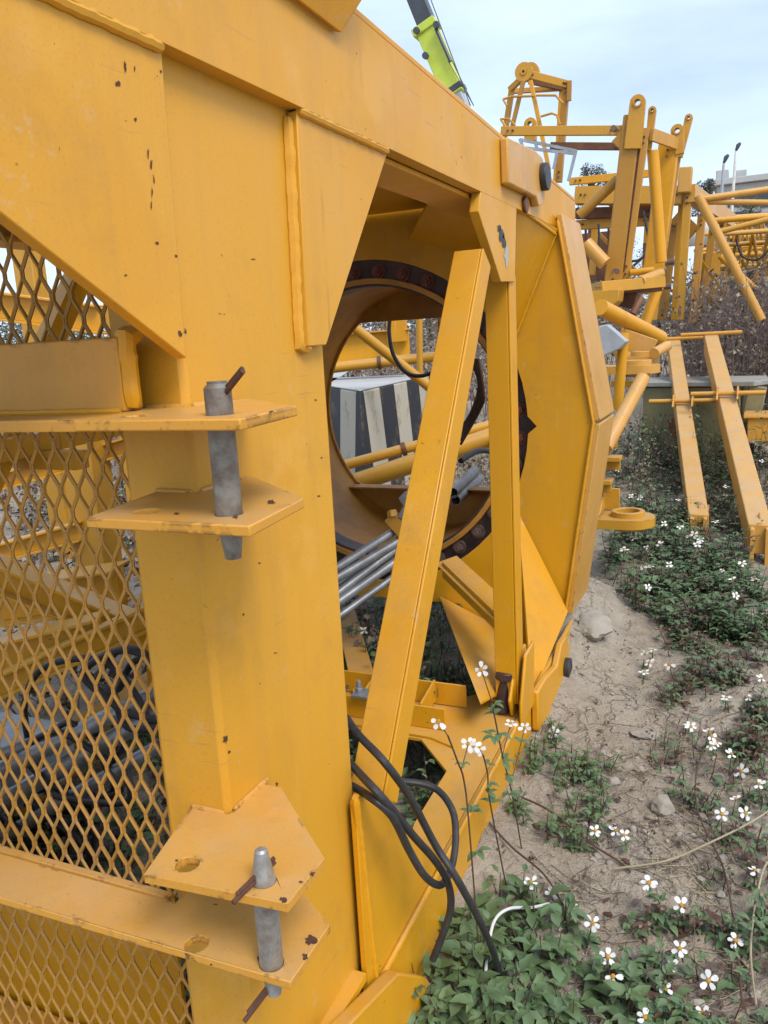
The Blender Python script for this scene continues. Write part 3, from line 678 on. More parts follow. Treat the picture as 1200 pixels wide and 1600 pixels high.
# ------------------------------------------------------------------ frames beyond on the right
def pbar(mb, a, b, y0, y1, w, d=None):
    p, q = atY(*a, y0), atY(*b, y1); wm = w * pxm((p + q) / 2)
    return mb.bar(p, q, wm, (d or .7) * wm, (0, 1, 0))
vr = random.Random(5)
def part(par, name, a, b, y0, y1, w, d=None, m='bgyellow', bev=.004):
    if m == 'bgyellow': m = vr.choice(('bgyellow', 'bgyellow', 'yellow', 'faded', 'bgdark'))
    o = obj(name, pbar(MB(), a, b, y0, y1, w, d), m, par, bev)
    if w > 9 and y0 < 12 and math.hypot(b[0] - a[0], b[1] - a[1]) > 60:
        for t in (.06, .1, .9, .95):
            p = atY(a[0] + (b[0] - a[0]) * t, a[1] + (b[1] - a[1]) * t, y0 + (y1 - y0) * t); k = pxm(p)
            obj('bolt', MB().disc(p + V((0, -w * k * (d or .7) * .5, 0)), (0, -1, 0), 1.6 * k, .02, 6), vr.choice(('bolt', 'rust')), o)
    return o
def ptube(par, name, a, b, y0, y1, r, m='bgyellow'):
    if m == 'bgyellow': m = vr.choice(('bgyellow', 'yellow', 'faded', 'bgdark'))
    p, q = atY(*a, y0), atY(*b, y1); return obj(name, MB().tube([p, q], r * pxm((p + q) / 2), 14), m, par)
def eye(par, u, v, rpx, tail, wpx, y, name='lug', th=.05, m='bgyellow'):
    c = atY(u, v, y); k = pxm(c); t = atY(*tail, y); d = (V((t.x - c.x, t.z - c.z)))
    ang = math.atan2(d.y, d.x); r = rpx * k; w = wpx * k / 2; L_ = d.length
    arc = circ((c.x, c.z), r, 14, ang + pi * .5, ang + pi * 1.5, False)
    nx, nz_ = -sin(ang), cos(ang)
    po = arc + [(t.x - nx * w, t.z - nz_ * w), (t.x + nx * w, t.z + nz_ * w)]
    o = obj(name, MB().py(po, y, y + th, [circ((c.x, c.z), r * .38, 14)]), m, par, .004)
    mbx = MB().pipe((c.x, y - .012, c.z), (c.x, y + th + .012, c.z), r * .58, r * .18, 16); obj('bushing', mbx, m, o)
    return o
Y0 = 7.0
lf = thing('tower_section', 'yellow crane section with tall slotted posts and eye lugs, standing behind the big frame', 'crane part', atY(985, 600, Y0))
part(lf, 'post', (989, 180), (957, 450), Y0, Y0, 27, .5, bev=.01)
part(lf, 'post_plate', (1009, 200), (976, 440), Y0 + .12, Y0 + .12, 13, .3, 'faded')
obj('slot', pbar(MB(), (1003, 200), (974, 425), Y0 - .004, Y0 - .004, 3, .6), 'rust', lf)
eye(lf, 996, 160, 12, (988, 232), 26, Y0 - .06)
eye(lf, 1019, 172, 6, (1012, 235), 9, Y0 + .15)
part(lf, 'post', (1046, 222), (1016, 460), Y0 + .5, Y0 + .5, 30, .5, bev=.01)
part(lf, 'post_plate', (1063, 225), (1022, 500), Y0 + .65, Y0 + .65, 8, .4, 'faded')
eye(lf, 1058, 204, 10, (1062, 240), 12, Y0 + .45)
eye(lf, 1076, 184, 6, (1062, 245), 8, Y0 + .62)
ptube(lf, 'strut', (1020, 236), (1033, 410), Y0 + .2, Y0 + .2, 9)
part(lf, 'rail', (783, 205), (975, 204), Y0 + .02, Y0 + .02, 14, .5)
part(lf, 'rail', (860, 228), (975, 229), Y0 + .5, Y0 + .5, 11, .5, 'primer')
part(lf, 'rail', (1018, 210), (1062, 226), Y0 + .1, Y0 + .5, 18, .3, 'faded')
part(lf, 'plate', (964, 212), (984, 232), Y0 - .02, Y0 - .02, 22, .1)
eye(lf, 828, 194, 10, (828, 220), 18, Y0 + .3)
ptube(lf, 'strut', (905, 337), (966, 280), Y0 + .1, Y0 + .1, 8)
ptube(lf, 'strut', (915, 380), (945, 412), Y0 - .2, Y0 - .2, 11, 'faded')
ptube(lf, 'strut', (985, 426), (1022, 422), Y0 + .1, Y0 + .1, 5)
ptube(lf, 'strut', (1000, 440), (1032, 427), Y0 - .1, Y0 + .2, 8, 'faded')
part(lf, 'base_plate', (930, 451), (1028, 442), Y0 - .25, Y0 + .1, 17, 2.5)
part(lf, 'base_plate', (932, 456), (1026, 452), Y0 - .2, Y0 + .1, 8, 4.5, 'primer')
obj('bracket', MB().py([tuple(atY(u, v, Y0 - .45))[::2] for u, v in ((925, 455), (968, 452), (966, 470), (938, 496), (925, 488))], Y0 - .45, Y0 - .2), 'bgyellow', lf, .006)
obj('post', pbar(MB(), (985, 450), (975, 480), Y0, Y0, 26, .5), 'primer', lf)
for (u, v) in ((964, 424), (960, 202)): obj('bolt', MB().disc(atY(u, v, Y0 - .10), (0, -1, 0), .022, .05, 10), 'bolt', lf)
for (u, v) in ((1042, 410), (1037, 448)): obj('bolt', MB().disc(atY(u, v, Y0 + .4), (1, 0, 0), .025, .06, 10), 'bolt', lf)
# lower members of the section behind: tubes and landing brackets right of the rim
lo = thing('lattice_end', 'yellow tubular section with round lug plates, low behind the big frame', 'crane part', atY(980, 800, 4.6))
ptube(lo, 'chord_tube', (938, 480), (1032, 528), 5.3, 6.1, 12, 'bgyellow')
ptube(lo, 'strut', (1005, 590), (946, 700), 4.9, 4.5, 11, 'faded')
ptube(lo, 'strut', (1006, 510), (1028, 448), 7.2, 7.3, 9)
ptube(lo, 'strut', (988, 492), (1002, 466), 6.8, 6.9, 6, 'primer')
for a_, b_, w_ in (((988, 515), (980, 585), 7), ((1004, 520), (1000, 585), 8), ((996, 530), (990, 580), 4), ((975, 500), (962, 700), 6)): part(lo, 'post', a_, b_, 6.2, 6.0, w_)
part(lo, 'beam', (960, 548), (1012, 552), 6.3, 6.3, 12); part(lo, 'beam', (955, 600), (1000, 600), 5.6, 5.6, 10)
ptube(lo, 'strut', (975, 520), (965, 640), 5.0, 5.0, 8)
part(lo, 'plate', (970, 528), (1020, 545), 5.6, 5.8, 30, .15)
def landing(z_uv, y, L_, w_, par, m, hole=True):
    c = atY(*z_uv, y); po = [(c.x - L_, y - w_), (c.x - w_ * .2, y - w_)] + circ((c.x, y), w_, 12, -pi / 2, pi / 2, False) + [(c.x - L_, y + w_)]
    o = obj('lug_plate', MB().pz(po, c.z - .05, c.z, [circ((c.x - w_ * .1, y), w_ * .42, 20)]), m, par, .006)
    obj('boss', MB().pipe((c.x - w_ * .1, y, c.z - .07), (c.x - w_ * .1, y, c.z + .03), w_ * .68, w_ * .2, 24), m, o, .003)
    return o
landing((985, 806), 4.5, .34, .13, lo, 'bgyellow')
c = atY(955, 800, 4.5); obj('web_plate', MB().py([(c.x - .22, c.z - .01), (c.x + .03, c.z - .01), (c.x + .03, c.z + .11), (c.x - .22, c.z + .14)], 4.60, 4.615), 'bgyellow', lo, .003)
obj('web_plate', MB().px([(4.38, c.z), (4.60, c.z), (4.60, c.z + .1)], c.x - .06, c.x - .045), 'bgyellow', lo, .003)
for (u, v) in ((962, 716), (948, 752)):
    c = atY(u, v, 4.5); obj('step', MB().box((c.x - .2, 4.45, c.z - .012), (c.x + .03, 4.55, c.z + .012)).box((c.x - .2, 4.53, c.z - .07), (c.x + .02, 4.55, c.z)), 'bgyellow', lo, .003)
landing((1000, 570), 5.3, .42, .12, lo, 'faded'); landing((1005, 556), 5.6, .12, .10, lo, 'faded')
ptube(lo, 'strut', (1022, 552), (1043, 540), 5.4, 5.6, 8, 'faded')
c = atY(955, 540, 4.9)
gb = obj('junction_box', MB().prism([c + V((-.12, -.05, -.09)), c + V((.05, -.05, -.02)), c + V((.09, -.05, .02)), c + V((-.02, -.05, .12)), c + V((-.12, -.05, .10))], (0, .14, 0)), 'grey', bevel=.005)
tagp(gb, 'small pale grey metal box hung askew at the right edge of the big frame', 'box')

# portal of box beams and posts
Y1 = 9.2
po_ = thing('portal_section', 'yellow box-beam crane section with a row of leaning posts, behind the eye-lug posts', 'crane part', atY(1050, 560, Y1))
part(po_, 'rail', (890, 284), (1062, 266), Y1, Y1, 11)
part(po_, 'box_beam', (900, 306), (1066, 306), Y1, Y1, 26, 1)
part(po_, 'box_beam', (900, 334), (1020, 330), Y1 + .2, Y1 + .2, 16, 1, 'primer')
part(po_, 'box_beam', (900, 352), (1020, 345), Y1 + .3, Y1 + .3, 14, 1)
part(po_, 'end_block', (1072, 262), (1069, 302), Y1 - .1, Y1 - .1, 20, 1, bev=.01)
part(po_, 'box_beam', (1078, 302), (1142, 346), Y1 - .05, Y1 + 2.2, 24, .6, 'faded')
part(po_, 'box_beam', (1058, 340), (1082, 362), Y1 + .2, Y1 + .6, 22, .5, 'faded')
for i, (a, b, w, y) in enumerate((((1075, 298), (1062, 500), 12, 0), ((1065, 300), (1052, 500), 7, .15), ((1097, 335), (1082, 505), 12, .6), ((1053, 345), (1034, 500), 14, .3), ((1042, 345), (1028, 480), 8, .4), ((1115, 350), (1095, 500), 11, 1.2), ((1130, 345), (1112, 480), 10, 1.6), ((930, 350), (925, 430), 9, .6), ((985, 345), (982, 440), 8, .8), ((1015, 330), (1008, 440), 12, .3))):
    part(po_, 'post', a, b, Y1 + y, Y1 + y, w, 1, bev=.006)
part(po_, 'brace', (930, 360), (1000, 430), Y1 + 1, Y1 + 1, 6); part(po_, 'brace', (1090, 400), (1140, 470), Y1 + .8, Y1 + 1.2, 5)
obj('panel', MB().box(tuple(atY(905, 440, Y1 + 1.2)), tuple(atY(975, 360, Y1 + 1.3))), 'primer', po_)
obj('panel', MB().box(tuple(atY(1085, 440, Y1 + 1.2)), tuple(atY(1125, 395, Y1 + 1.3))), 'bgyellow', po_)
for k in range(4): ptube(po_, 'rod', (915 + 18 * k, 355), (918 + 17 * k, 440), Y1 + .9, Y1 + .9, 2, 'rust')
tagp(obj('red_hose', MB().tube([atY(1009, 380, Y1), atY(1010, 425, Y1)], .03, 8), 'boltred'), 'red hose hanging between the yellow posts in the distance', 'hose')
# tubular jib sections at the far right
def jib(name, label, lines, y, group=None):
    o = thing(name, label, 'crane jib', atY(1150, 480, y), group)
    for (n_, a, b, y0, y1, r) in lines: ptube(o, n_, a, b, y0, y1, r)
    return o
jg = 'yellow lattice jib sections lying at the far right'
jib('jib_section', 'nearest yellow tubular jib, its steep leg running down into the dry weeds', [('leg', (1091, 306), (1190, 500), 8.6, 8.6, 7), ('chord_tube', (1096, 311), (1290, 283), 8.6, 8.9, 5), ('chord_tube', (1098, 315), (1290, 318), 8.65, 8.8, 4.5), ('brace', (1112, 345), (1290, 332), 9.2, 9.4, 4.5), ('brace', (1125, 362), (1290, 320), 9.0, 9.2, 4.5), ('leg', (1125, 400), (1178, 450), 9.6, 9.6, 5)], 8.6, jg)
lines = []
for k in range(4): lines.append(('chord_tube', (1122, 366 + 17 * k), (1320, 352 + 20 * k), 11 + .5 * k, 12, 3.6))
for k in range(7): lines.append(('brace', (1128 + 24 * k, 366 - k), (1140 + 24 * k, 430), 11.5, 11.9, 2.4)); lines.append(('brace', (1152 + 24 * k, 366 - k), (1140 + 24 * k, 430), 11.5, 11.9, 2.4))
jib('jib_section', 'middle lattice jib lying level beyond the steep leg at the far right', lines, 11.5, jg)
for q_, (vv, yy, nm) in enumerate(((392, 13.2, 'low lattice jib with crossed braces among the dry weeds at the far right'), (352, 17.5, 'thin lattice jib seen through the others in front of the building'))):
    lines = []
    for k in range(3): lines.append(('chord_tube', (1085 + 10 * q_, vv + 22 * k), (1340, vv - 22 + 30 * k), yy, yy + 1.5, 2.6))
    for k in range(11):
        u0 = 1092 + 20 * k; lines.append(('brace', (u0, vv - k * 1.7), (u0 + 10, vv + 46), yy, yy + .3, 1.5)); lines.append(('brace', (u0 + 20, vv - k * 1.7), (u0 + 10, vv + 46), yy, yy + .3, 1.5)); lines.append(('strut', (u0, vv), (u0 + 22, vv + 22), yy + .6, yy + .6, 1.3))
    jib('jib_section', nm, lines, yy, jg)
lines = []
for k in range(3): lines.append(('chord_tube', (1100, 342 + 24 * k), (1330, 326 + 30 * k), 15, 16, 3))
for k in range(9): lines.append(('brace', (1120 + 22 * k, 345), (1131 + 22 * k, 420), 15, 15.5, 1.8)); lines.append(('brace', (1142 + 22 * k, 345), (1131 + 22 * k, 420), 15, 15.5, 1.8))
jib('jib_section', 'farthest lattice jib behind the others, below the pale building', lines, 15, jg)
jf = thing('stacked_frame', 'yellow crane frame low among the dry weeds at the far right', 'crane part', atY(1180, 480, 12))
for k in range(5): part(jf, 'post', (1140 + 22 * k, 395), (1132 + 22 * k, 490), 12.5, 12.5, 7, 1)
part(jf, 'beam', (1120, 462), (1290, 452), 12.3, 12.3, 12, 1); part(jf, 'beam', (1120, 428), (1290, 424), 12.7, 12.7, 8, 1)
obj('cab_box', MB().box(tuple(atY(1160, 445, 12.1)), tuple(atY(1178, 425, 12.3))), 'black', jf)
for u, v, lab in ((802, 375, 0), (868, 372, 1)):
    pass
tk = thing('white_tank', 'white rounded tank showing between the yellow posts in the distance', 'tank', atY(1095, 400, 16))
c = atY(1096, 372, 16); obj('shell', MB().tube([c + V((-.45, 0, -.25)), c + V((-.42, 0, .0)), c + V((-.3, 0, .12)), c + V((.3, 0, .12)), c + V((.45, 0, 0))], .25, 14, True, [.2, .25, .25, .25, .2]), 'white', tk)
obj('cap', MB().disc(c + V((0, 0, .3)), (0, 0, 1), .1, .08), 'white', tk)
for (pts, y_, lb) in ((((1005, 330), (1014, 385), (1000, 405), (985, 408)), 8.2, 'thin black cable hanging between the eye-lug posts'), (((935, 350), (940, 400), (960, 420), (955, 440)), 8.4, 'thin black cable drooping under the box beam, left of the eye-lug posts'), (((1150, 372), (1160, 400), (1185, 405), (1210, 380)), 10, 'thin black cable slung between the jib sections')):
    tagp(obj('black_cable', MB().tube(smoothline([atY(u, v, y_) for u, v in pts], 8), .012, 6), 'black'), lb, 'cable')
# A-frame tower head
Y2 = 9.8
af = thing('crane_mast_top', 'yellow tower crane head with two sheave discs at its peak, rising behind the top beam', 'crane part', atY(835, 300, Y2))
for u, dy in ((818, 0), (828, .12)):
    c = atY(u, 112, Y2 + dy); sh = obj('sheave', MB().pipe(c, c + V((0, .06, 0)), .10, .07, 24).pipe(c + V((0, -.012, 0)), c + V((0, .07, 0)), .035, .02, 16), 'bgyellow', af)
part(af, 'head_beam', (828, 117), (888, 133), Y2 + .05, Y2 + .3, 11, 1); part(af, 'head_beam', (826, 128), (888, 140), Y2 + .4, Y2 + .6, 6, 1, 'primer')
part(af, 'head_beam', (818, 120), (797, 140), Y2 + .05, Y2 + .2, 8, 1)
part(af, 'head_beam', (797, 143), (880, 138), Y2 + .5, Y2 + .6, 7, 1)
part(af, 'post', (800, 138), (788, 215), Y2 + .2, Y2 + .2, 8, 1); part(af, 'post', (885, 130), (873, 285), Y2 + .3, Y2 + .3, 10, 1); part(af, 'post', (878, 140), (868, 285), Y2 + .6, Y2 + .6, 7, 1)
part(af, 'plate', (890, 126), (889, 158), Y2 + .25, Y2 + .25, 7, .6)
part(af, 'leg', (818, 126), (800, 200), Y2, Y2, 6, 1); part(af, 'leg', (829, 126), (858, 265), Y2, Y2, 6, 1)
for pts in (((786, 155), (800, 151), (835, 150)), ((786, 155), (792, 165)), ((838, 149), (868, 149), (880, 162)), ((782, 186), (795, 186), (805, 196)), ((782, 186), (790, 198)), ((845, 182), (862, 177), (870, 180), (875, 195))):
    obj('hand_rail', MB().tube([atY(*q_, Y2 - .05) for q_ in pts], .013, 6), 'bgyellow', af)
rl = thing('guard_rail', 'grey steel guard rail lying on top of the frame near the lug block', 'rail', atY(860, 240, 5.5))
for a, b in (((812, 218), (901, 236)), ((818, 231), (898, 240)), ((812, 217), (818, 232)), ((900, 235), (888, 283)), ((871, 237), (865, 264)), ((836, 222), (840, 235))):
    obj('bar', pbar(MB(), a, b, 5.5, 5.5, 4.4, .8), 'galv', rl)

# ------------------------------------------------------------------ two beams lying on the ground, olive box
def ground_beam(px_top, ynear, yfar, label, rods, dz):
    (nl, nr), (fl, fr) = px_top
    a, b, c_, d = atY(*nl, ynear), atY(*nr, ynear), atY(*fr, yfar), atY(*fl, yfar)
    a.z = b.z = (a.z + b.z) / 2; c_.z = d.z = (c_.z + d.z) / 2
    w1 = (b.x - a.x)
    d.x = c_.x - w1 * .96
    o = thing('box_beam', label, 'beam', (a + b) / 2 - V((0, 0, dz)), 'pair of yellow beams lying on the ground')
    obj('body', MB().prism([a, b, c_, d], (0, 0, -dz)), 'faded', o, .006)
    m0 = (a + b) / 2; m1 = (c_ + d) / 2
    for t in rods:
        p_ = m0.lerp(m1, t) + V((0, 0, .035 if t < .9 else .01)); obj('cross_rod', MB().tube([p_ - V((.26, 0, 0)), p_ + V((.26, 0, 0))], .018, 12), 'chipped', o)
        if t < .9:
            for s_ in (-.07, .07):
                obj('ear', MB().px([(p_.y - .13, p_.z - .035), (p_.y + .13, p_.z - .035), (p_.y + .05, p_.z + .05), (p_.y - .05, p_.z + .05)], p_.x + s_ - .006, p_.x + s_ + .006), 'chipped', o, .002)
    for s_ in (-.32, .32):
        x_ = m0.x + s_ * w1; obj('fork_plate', MB().px([(a.y + .30, m0.z + .004), (a.y + .06, m0.z + .004), (a.y - .03, m0.z - .02), (a.y - .06, m0.z - dz - .2), (a.y + .02, m0.z - dz - .2), (a.y + .05, m0.z - dz)], x_ - .012, x_ + .012), 'faded', o, .004)
    x_ = m0.x; obj('fin', MB().px([(a.y + .42, m0.z + .002), (a.y + .05, m0.z + .002), (a.y + .08, m0.z + .05)], x_ - .006, x_ + .006), 'faded', o, .002)
ground_beam((((1076, 806), (1108, 802)), ((1042, 532), (1063, 530))), 5.3, 8.4, 'left one of the two yellow beams lying propped on the olive box', (.52, 1.0), .15)
ground_beam((((1169, 822), (1207, 818)), ((1098, 524), (1122, 522))), 4.9, 8.2, 'right one of the two yellow beams, reaching nearest the camera', (.55, 1.0), .17)
ob = thing('machine_base', 'olive green steel base with pale top edge, under the two yellow beams', 'machine', atY(1090, 690, 7.6))
pl, pr = atY(1005, 598, 7.6), atY(1178, 606, 7.3); zb = gbase(pl.x, 7.6) - .1
obj('body', MB().prism([(pl.x, 7.6, zb), (pr.x - .1, 7.35, zb), (pr.x, 8.0, zb), (pl.x, 8.3, zb)], (0, 0, pl.z - zb - .04)), 'olive', ob, .01)
obj('top_edge', MB().prism([(pl.x - .02, 7.56, pl.z - .035), (pr.x, 7.30, pl.z - .035), (pr.x + .12, 7.5, pl.z - .035), (pr.x + .1, 8.05, pl.z - .035), (pl.x - .02, 8.3, pl.z - .035)], (0, 0, .04)), 'dirtycrete', ob, .006)
obj('end_post', MB().bar((pr.x + .03, 7.42, pl.z - .04), (pr.x - .08, 7.40, zb), .14, .12, (0, 1, 0)), 'olive', ob, .01)
obj('coil', MB().pipe((pl.x + .33, 7.45, zb + .35), (pl.x + .33, 7.59, zb + .35), .10, .05, 20), 'primer', ob)
c = atY(1190, 666, 6.9)
rb = tagp(obj('rusty_bracket', MB().px([(6.9, c.z - .12), (7.3, c.z - .12), (7.3, c.z + .06), (6.9, c.z + .06)], c.x - .1, c.x + .3).px([(6.88, c.z + .06), (7.32, c.z + .06), (7.32, c.z + .08), (6.88, c.z + .08)], c.x - .13, c.x + .33), 'chipped', bevel=.005), 'rusty yellow bracket at the right edge beside the olive base', 'bracket')

# ------------------------------------------------------------------ mobile crane boom, lamps, building, trees
yb = 42.0
cr = thing('mobile_crane', 'lime green and dark grey telescopic crane boom rising beyond the top beam', 'crane', atY(760, 330, yb))
def bsec(n_, a, b, w, m): return part(cr, n_, a, b, yb, yb, w, .8, m, .05)
bsec('boom_section', (640, -30), (672, 50), 27, 'boom'); bsec('boom_section', (667, 46), (712, 150), 32, 'lime'); bsec('boom_section', (704, 134), (790, 330), 26, 'grey')
bsec('collar', (664, 40), (669, 52), 40, 'lime'); bsec('collar', (708, 138), (712, 147), 34, 'boom')
p = atY(790, 330, yb); obj('cab', MB().box((p.x - 1.4, yb - 1, gbase(p.x, yb)), (p.x + 1.4, yb + 3, p.z)), 'lime', cr, .1)
for a, b, r in (((666, -20), (735, 165), .03), ((680, 40), (740, 165), .03), ((700, 95), (740, 165), .02), ((681, 44), (704, 96), .10)): obj('hoist_rope', MB().tube([atY(*a, yb - .6), atY(*b, yb - .6)], r, 6), 'boom', cr)
for (u, v) in ((652, 49), (683, 40), (666, 88)): obj('fitting', MB().disc(atY(u, v, yb - .7), (0, -1, 0), .16, .2, 8), 'boom', cr)
for (u, v0, v1, y, lab) in ((1131, 253, 420, 45, 'grey street lamp with bent arm left of the tall white mast'), (1150, 234, 420, 48, 'tall white mast with a dark blue head at the far right')):
    p, q = atY(u, v0, y), atY(u - (v1 - v0) * .07, v1, y)
    o = thing('lamp_post', lab, 'lamp post', q, 'lamp posts at the far right')
    obj('pole', MB().tube([q, p.lerp(q, .12), p], .07, 10, True, [.09, .07, .05]), 'white' if y > 46 else 'grey', o)
    obj('lamp_head', MB().tube([p - V((.0, 0, .05)), p + V((.1, 0, .2)), p + V((.2, 0, .3))], .11, 10, True, [.06, .11, .06]), 'boom', o)
yB = 70
bd = thing('concrete_building', 'pale flat-roofed concrete building behind the trees at the far right', 'building', atY(1180, 420, yB))
p, q = atY(1120, 291, yB), atY(1330, 430, yB)
obj('wall', MB().box((p.x, yB, q.z - 2), (q.x, yB + 10, p.z)), 'concrete', bd, .05)
obj('roof_edge', MB().box((p.x - .3, yB - .4, p.z), (q.x, yB + 10, p.z + .45)), 'concrete', bd, .05)
for u in (1128, 1156):
    c = atY(u, 287, yB + 2); obj('roof_tower', MB().box((c.x - .45, yB + 2, c.z - .3), (c.x + .45, yB + 3.2, c.z + 1.0)), 'concrete', bd, .05)
for r_ in range(3):
    for k in range(5):
        c = atY(1150 + 26 * k, 312 + 30 * r_, yB - .05); f_ = obj('window', MB().box((c.x - .55, yB - .06, c.z - .5), (c.x + .55, yB + .02, c.z + .5)), 'window', bd)
def leafcloud(mb, c, rad, n, sz, rnd, flat=1.0):
    for _ in range(n):
        while True:
            d = V((rnd.uniform(-1, 1), rnd.uniform(-1, 1), rnd.uniform(-1, 1)))
            if d.length < 1: break
        p_ = V(c) + V((d.x * rad[0], d.y * rad[1], d.z * rad[2]))
        a = V((rnd.gauss(0, 1), rnd.gauss(0, 1), rnd.gauss(0, .6))).normalized(); b_ = a.orthogonal().normalized()
        b_ = (b_ * cos(1) + a.cross(b_) * rnd.uniform(-1, 1)).normalized(); s_ = sz * rnd.uniform(.6, 1.4)
        mb.face([p_ - a * s_, p_ - b_ * s_ * .4, p_ + a * s_, p_ + b_ * s_ * .4])
def tree(u, v, y, hpx, wpx, label, seed, dens=1.0, m='leaffar', vb=None):
    rnd = random.Random(seed); top = atY(u, v, y); k = pxm(top); h = hpx * k; w = wpx * k / 2
    bz = gbase(top.x, y); o = thing('leafy_tree', label, 'tree', (top.x, y, bz), 'trees in the distance')
    tr = MB().tube([(top.x, y, bz - .2), (top.x + .1, y, (bz + top.z) / 2), (top.x, y, top.z - h * .25)], .2, 8, True, [.28, .2, .06])
    fl = MB()
    for i in range(int(16 * dens)):
        a = rnd.uniform(0, 2 * pi); t = rnd.uniform(0, 1); rr_ = w * (.35 + .65 * sin(pi * (.15 + .8 * t))) * rnd.uniform(.3, 1)
        c_ = V((top.x + rr_ * cos(a), y + rr_ * sin(a), top.z - h * (1 - t) * .95 - h * .05))
        tr.tube([(top.x, y, c_.z - h * .22), c_], .05, 5, True, [.08, .02])
        leafcloud(fl, c_, (w * .34, w * .34, h * .14), int(300 * dens), k * 1.7, rnd)
    obj('trunk', tr, 'bark', o); obj('crown', fl, m, o, smooth=False, recalc=False)
tree(922, 256, 36, 90, 62, 'sparse grey green tree showing over the top beam between the yellow posts', 1, .8)
tree(1104, 282, 40, 90, 46, 'small round tree left of the pale building', 2)
tree(1165, 300, 42, 130, 90, 'broad tree in front of the pale building', 3, 1.2)
tree(1145, 345, 38, 90, 90, 'low dark tree at the foot of the tall mast', 4, 1.1)
tree(960, 280, 40, 70, 60, 'low tree between the eye-lug posts in the distance', 6, .9)
for i in range(7):
    tree(520 + 75 * i, 330 + 8 * (i % 3), 30 + 2 * (i % 2), 120, 130, 'dark bushy tree in the row behind the frames', 30 + i, .9)

# ------------------------------------------------------------------ vegetation on the ground
def leaf(mb, p_, d, up, l, w, mi=0):
    d = V(d).normalized(); s_ = d.cross(V(up)); s_ = s_.normalized() if s_.length > 1e-4 else d.orthogonal().normalized(); n = s_.cross(d)
    a = p_; t = p_ + d * l - n * l * .12; m1 = p_ + d * l * .35 + n * l * .05; m2 = p_ + d * l * .7 + n * l * .02
    vs = [mb.b.verts.new(x) for x in (a, m1 + s_ * w * .5 + n * w * .18, m2 + s_ * w * .36 + n * w * .14, t, m2 - s_ * w * .36 + n * w * .14, m1 - s_ * w * .5 + n * w * .18, m1, m2)]
    for f_ in ((0, 1, 6), (1, 2, 7, 6), (2, 3, 7), (3, 4, 7), (4, 5, 6, 7), (5, 0, 6)):
        fc = mb.b.faces.new([vs[i] for i in f_]); fc.material_index = mi; fc.smooth = True
def sprig(mb, base, h, rnd, ls, n, mats=(0, 0, 0, 1, 1, 2), spread=.5, stem=True):
    az = rnd.uniform(0, 2 * pi); tip = base + V((cos(az) * h * spread * rnd.random(), sin(az) * h * spread * rnd.random(), h))
    if stem:
        mid = base.lerp(tip, .5) + V((rnd.uniform(-1, 1), rnd.uniform(-1, 1), 0)) * h * .08
        k = len(mb.b.faces); mb.tube([base, mid, tip], .0018, 3, False, [.0025, .002, .001])
        mb.b.faces.ensure_lookup_table()
        for f_ in mb.b.faces[k:]: f_.material_index = 3
    for i in range(n):
        t = (i + .6) / n; p_ = base.lerp(tip, t); a = az + i * 2.4 + rnd.uniform(-.5, .5); el = rnd.uniform(-.25, .55)
        d = V((cos(a) * cos(el), sin(a) * cos(el), sin(el))); l = ls * rnd.uniform(.6, 1.25) * (1.1 - .4 * t); mi = rnd.choice(mats)
        pe_ = d * l * .35
        leaf(mb, p_ + pe_, d, (0, 0, 1), l, l * rnd.uniform(.42, .6), mi)
        if rnd.random() < .6:
            for s_ in (-1, 1):
                a2 = a + s_ * .9; d2 = V((cos(a2) * cos(el), sin(a2) * cos(el), sin(el) - .1)); leaf(mb, p_ + pe_ * .8, d2, (0, 0, 1), l * .7, l * .33, mi)
def inpoly(u, v, P):
    c_ = False
    for i in range(len(P)):
        (x1, y1), (x2, y2) = P[i], P[i - 1]
        if (y1 > v) != (y2 > v) and u < (x2 - x1) * (v - y1) / (y2 - y1) + x1: c_ = not c_
    return c_
LM = ['leaf', 'leafdark', 'leafred', 'stem']
def patch(name, poly, n, h, ls, nl, seed, mats=(0, 0, 1, 1, 1, 2), clump=None):
    rnd = random.Random(seed); mb = MB(); us = [p_[0] for p_ in poly]; vs = [p_[1] for p_ in poly]; k = 0; tries = 0
    while k < n and tries < n * 30:
        tries += 1
        u, v = rnd.uniform(min(us), max(us)), rnd.uniform(min(vs), max(vs))
        if not inpoly(u, v, poly): continue
        p_ = ground(u, v)
        if clump and noise.noise(V((p_.x * clump, p_.y * clump, seed))) < rnd.uniform(-.15, .25): continue
        p_.z = gz(p_.x, p_.y) - .01; k += 1
        sprig(mb, p_, rnd.uniform(*h), rnd, ls, nl, mats)
    o = obj(name, mb, LM, recalc=False, smooth=False); o['kind'] = 'stuff'
    return o
def lab(o, label, cat): o['label'] = label; o['category'] = cat
lab(patch('ground_cover', [(935, 700), (1010, 660), (1200, 700), (1200, 900), (1130, 1000), (1010, 985), (945, 905)], 560, (.08, .26), .055, 6, 11, (0, 0, 1, 1, 2), 3), 'dark green leafy weeds covering the ground around the two yellow beams', 'ground cover')
lab(patch('ground_cover', [(960, 840), (1200, 880), (1200, 1010), (1110, 1010), (1020, 985), (955, 905)], 250, (.08, .2), .05, 6, 16, (0, 0, 1, 1), 4), 'bushy green weeds in front of the ends of the yellow beams', 'ground cover')
lab(patch('ground_cover', [(1040, 960), (1200, 940), (1200, 1180), (1100, 1200), (1040, 1100)], 240, (.03, .12), .04, 5, 12, (0, 1, 1, 2, 2), 5), 'low reddish green weeds on the dirt at the right edge', 'ground cover')
lab(patch('ground_cover', [(1010, 1160), (1200, 1150), (1200, 1420), (1120, 1400)], 90, (.03, .10), .032, 4, 13, (0, 1, 1, 2, 2), 6), 'thin creeping weeds on the dirt at the right', 'ground cover')
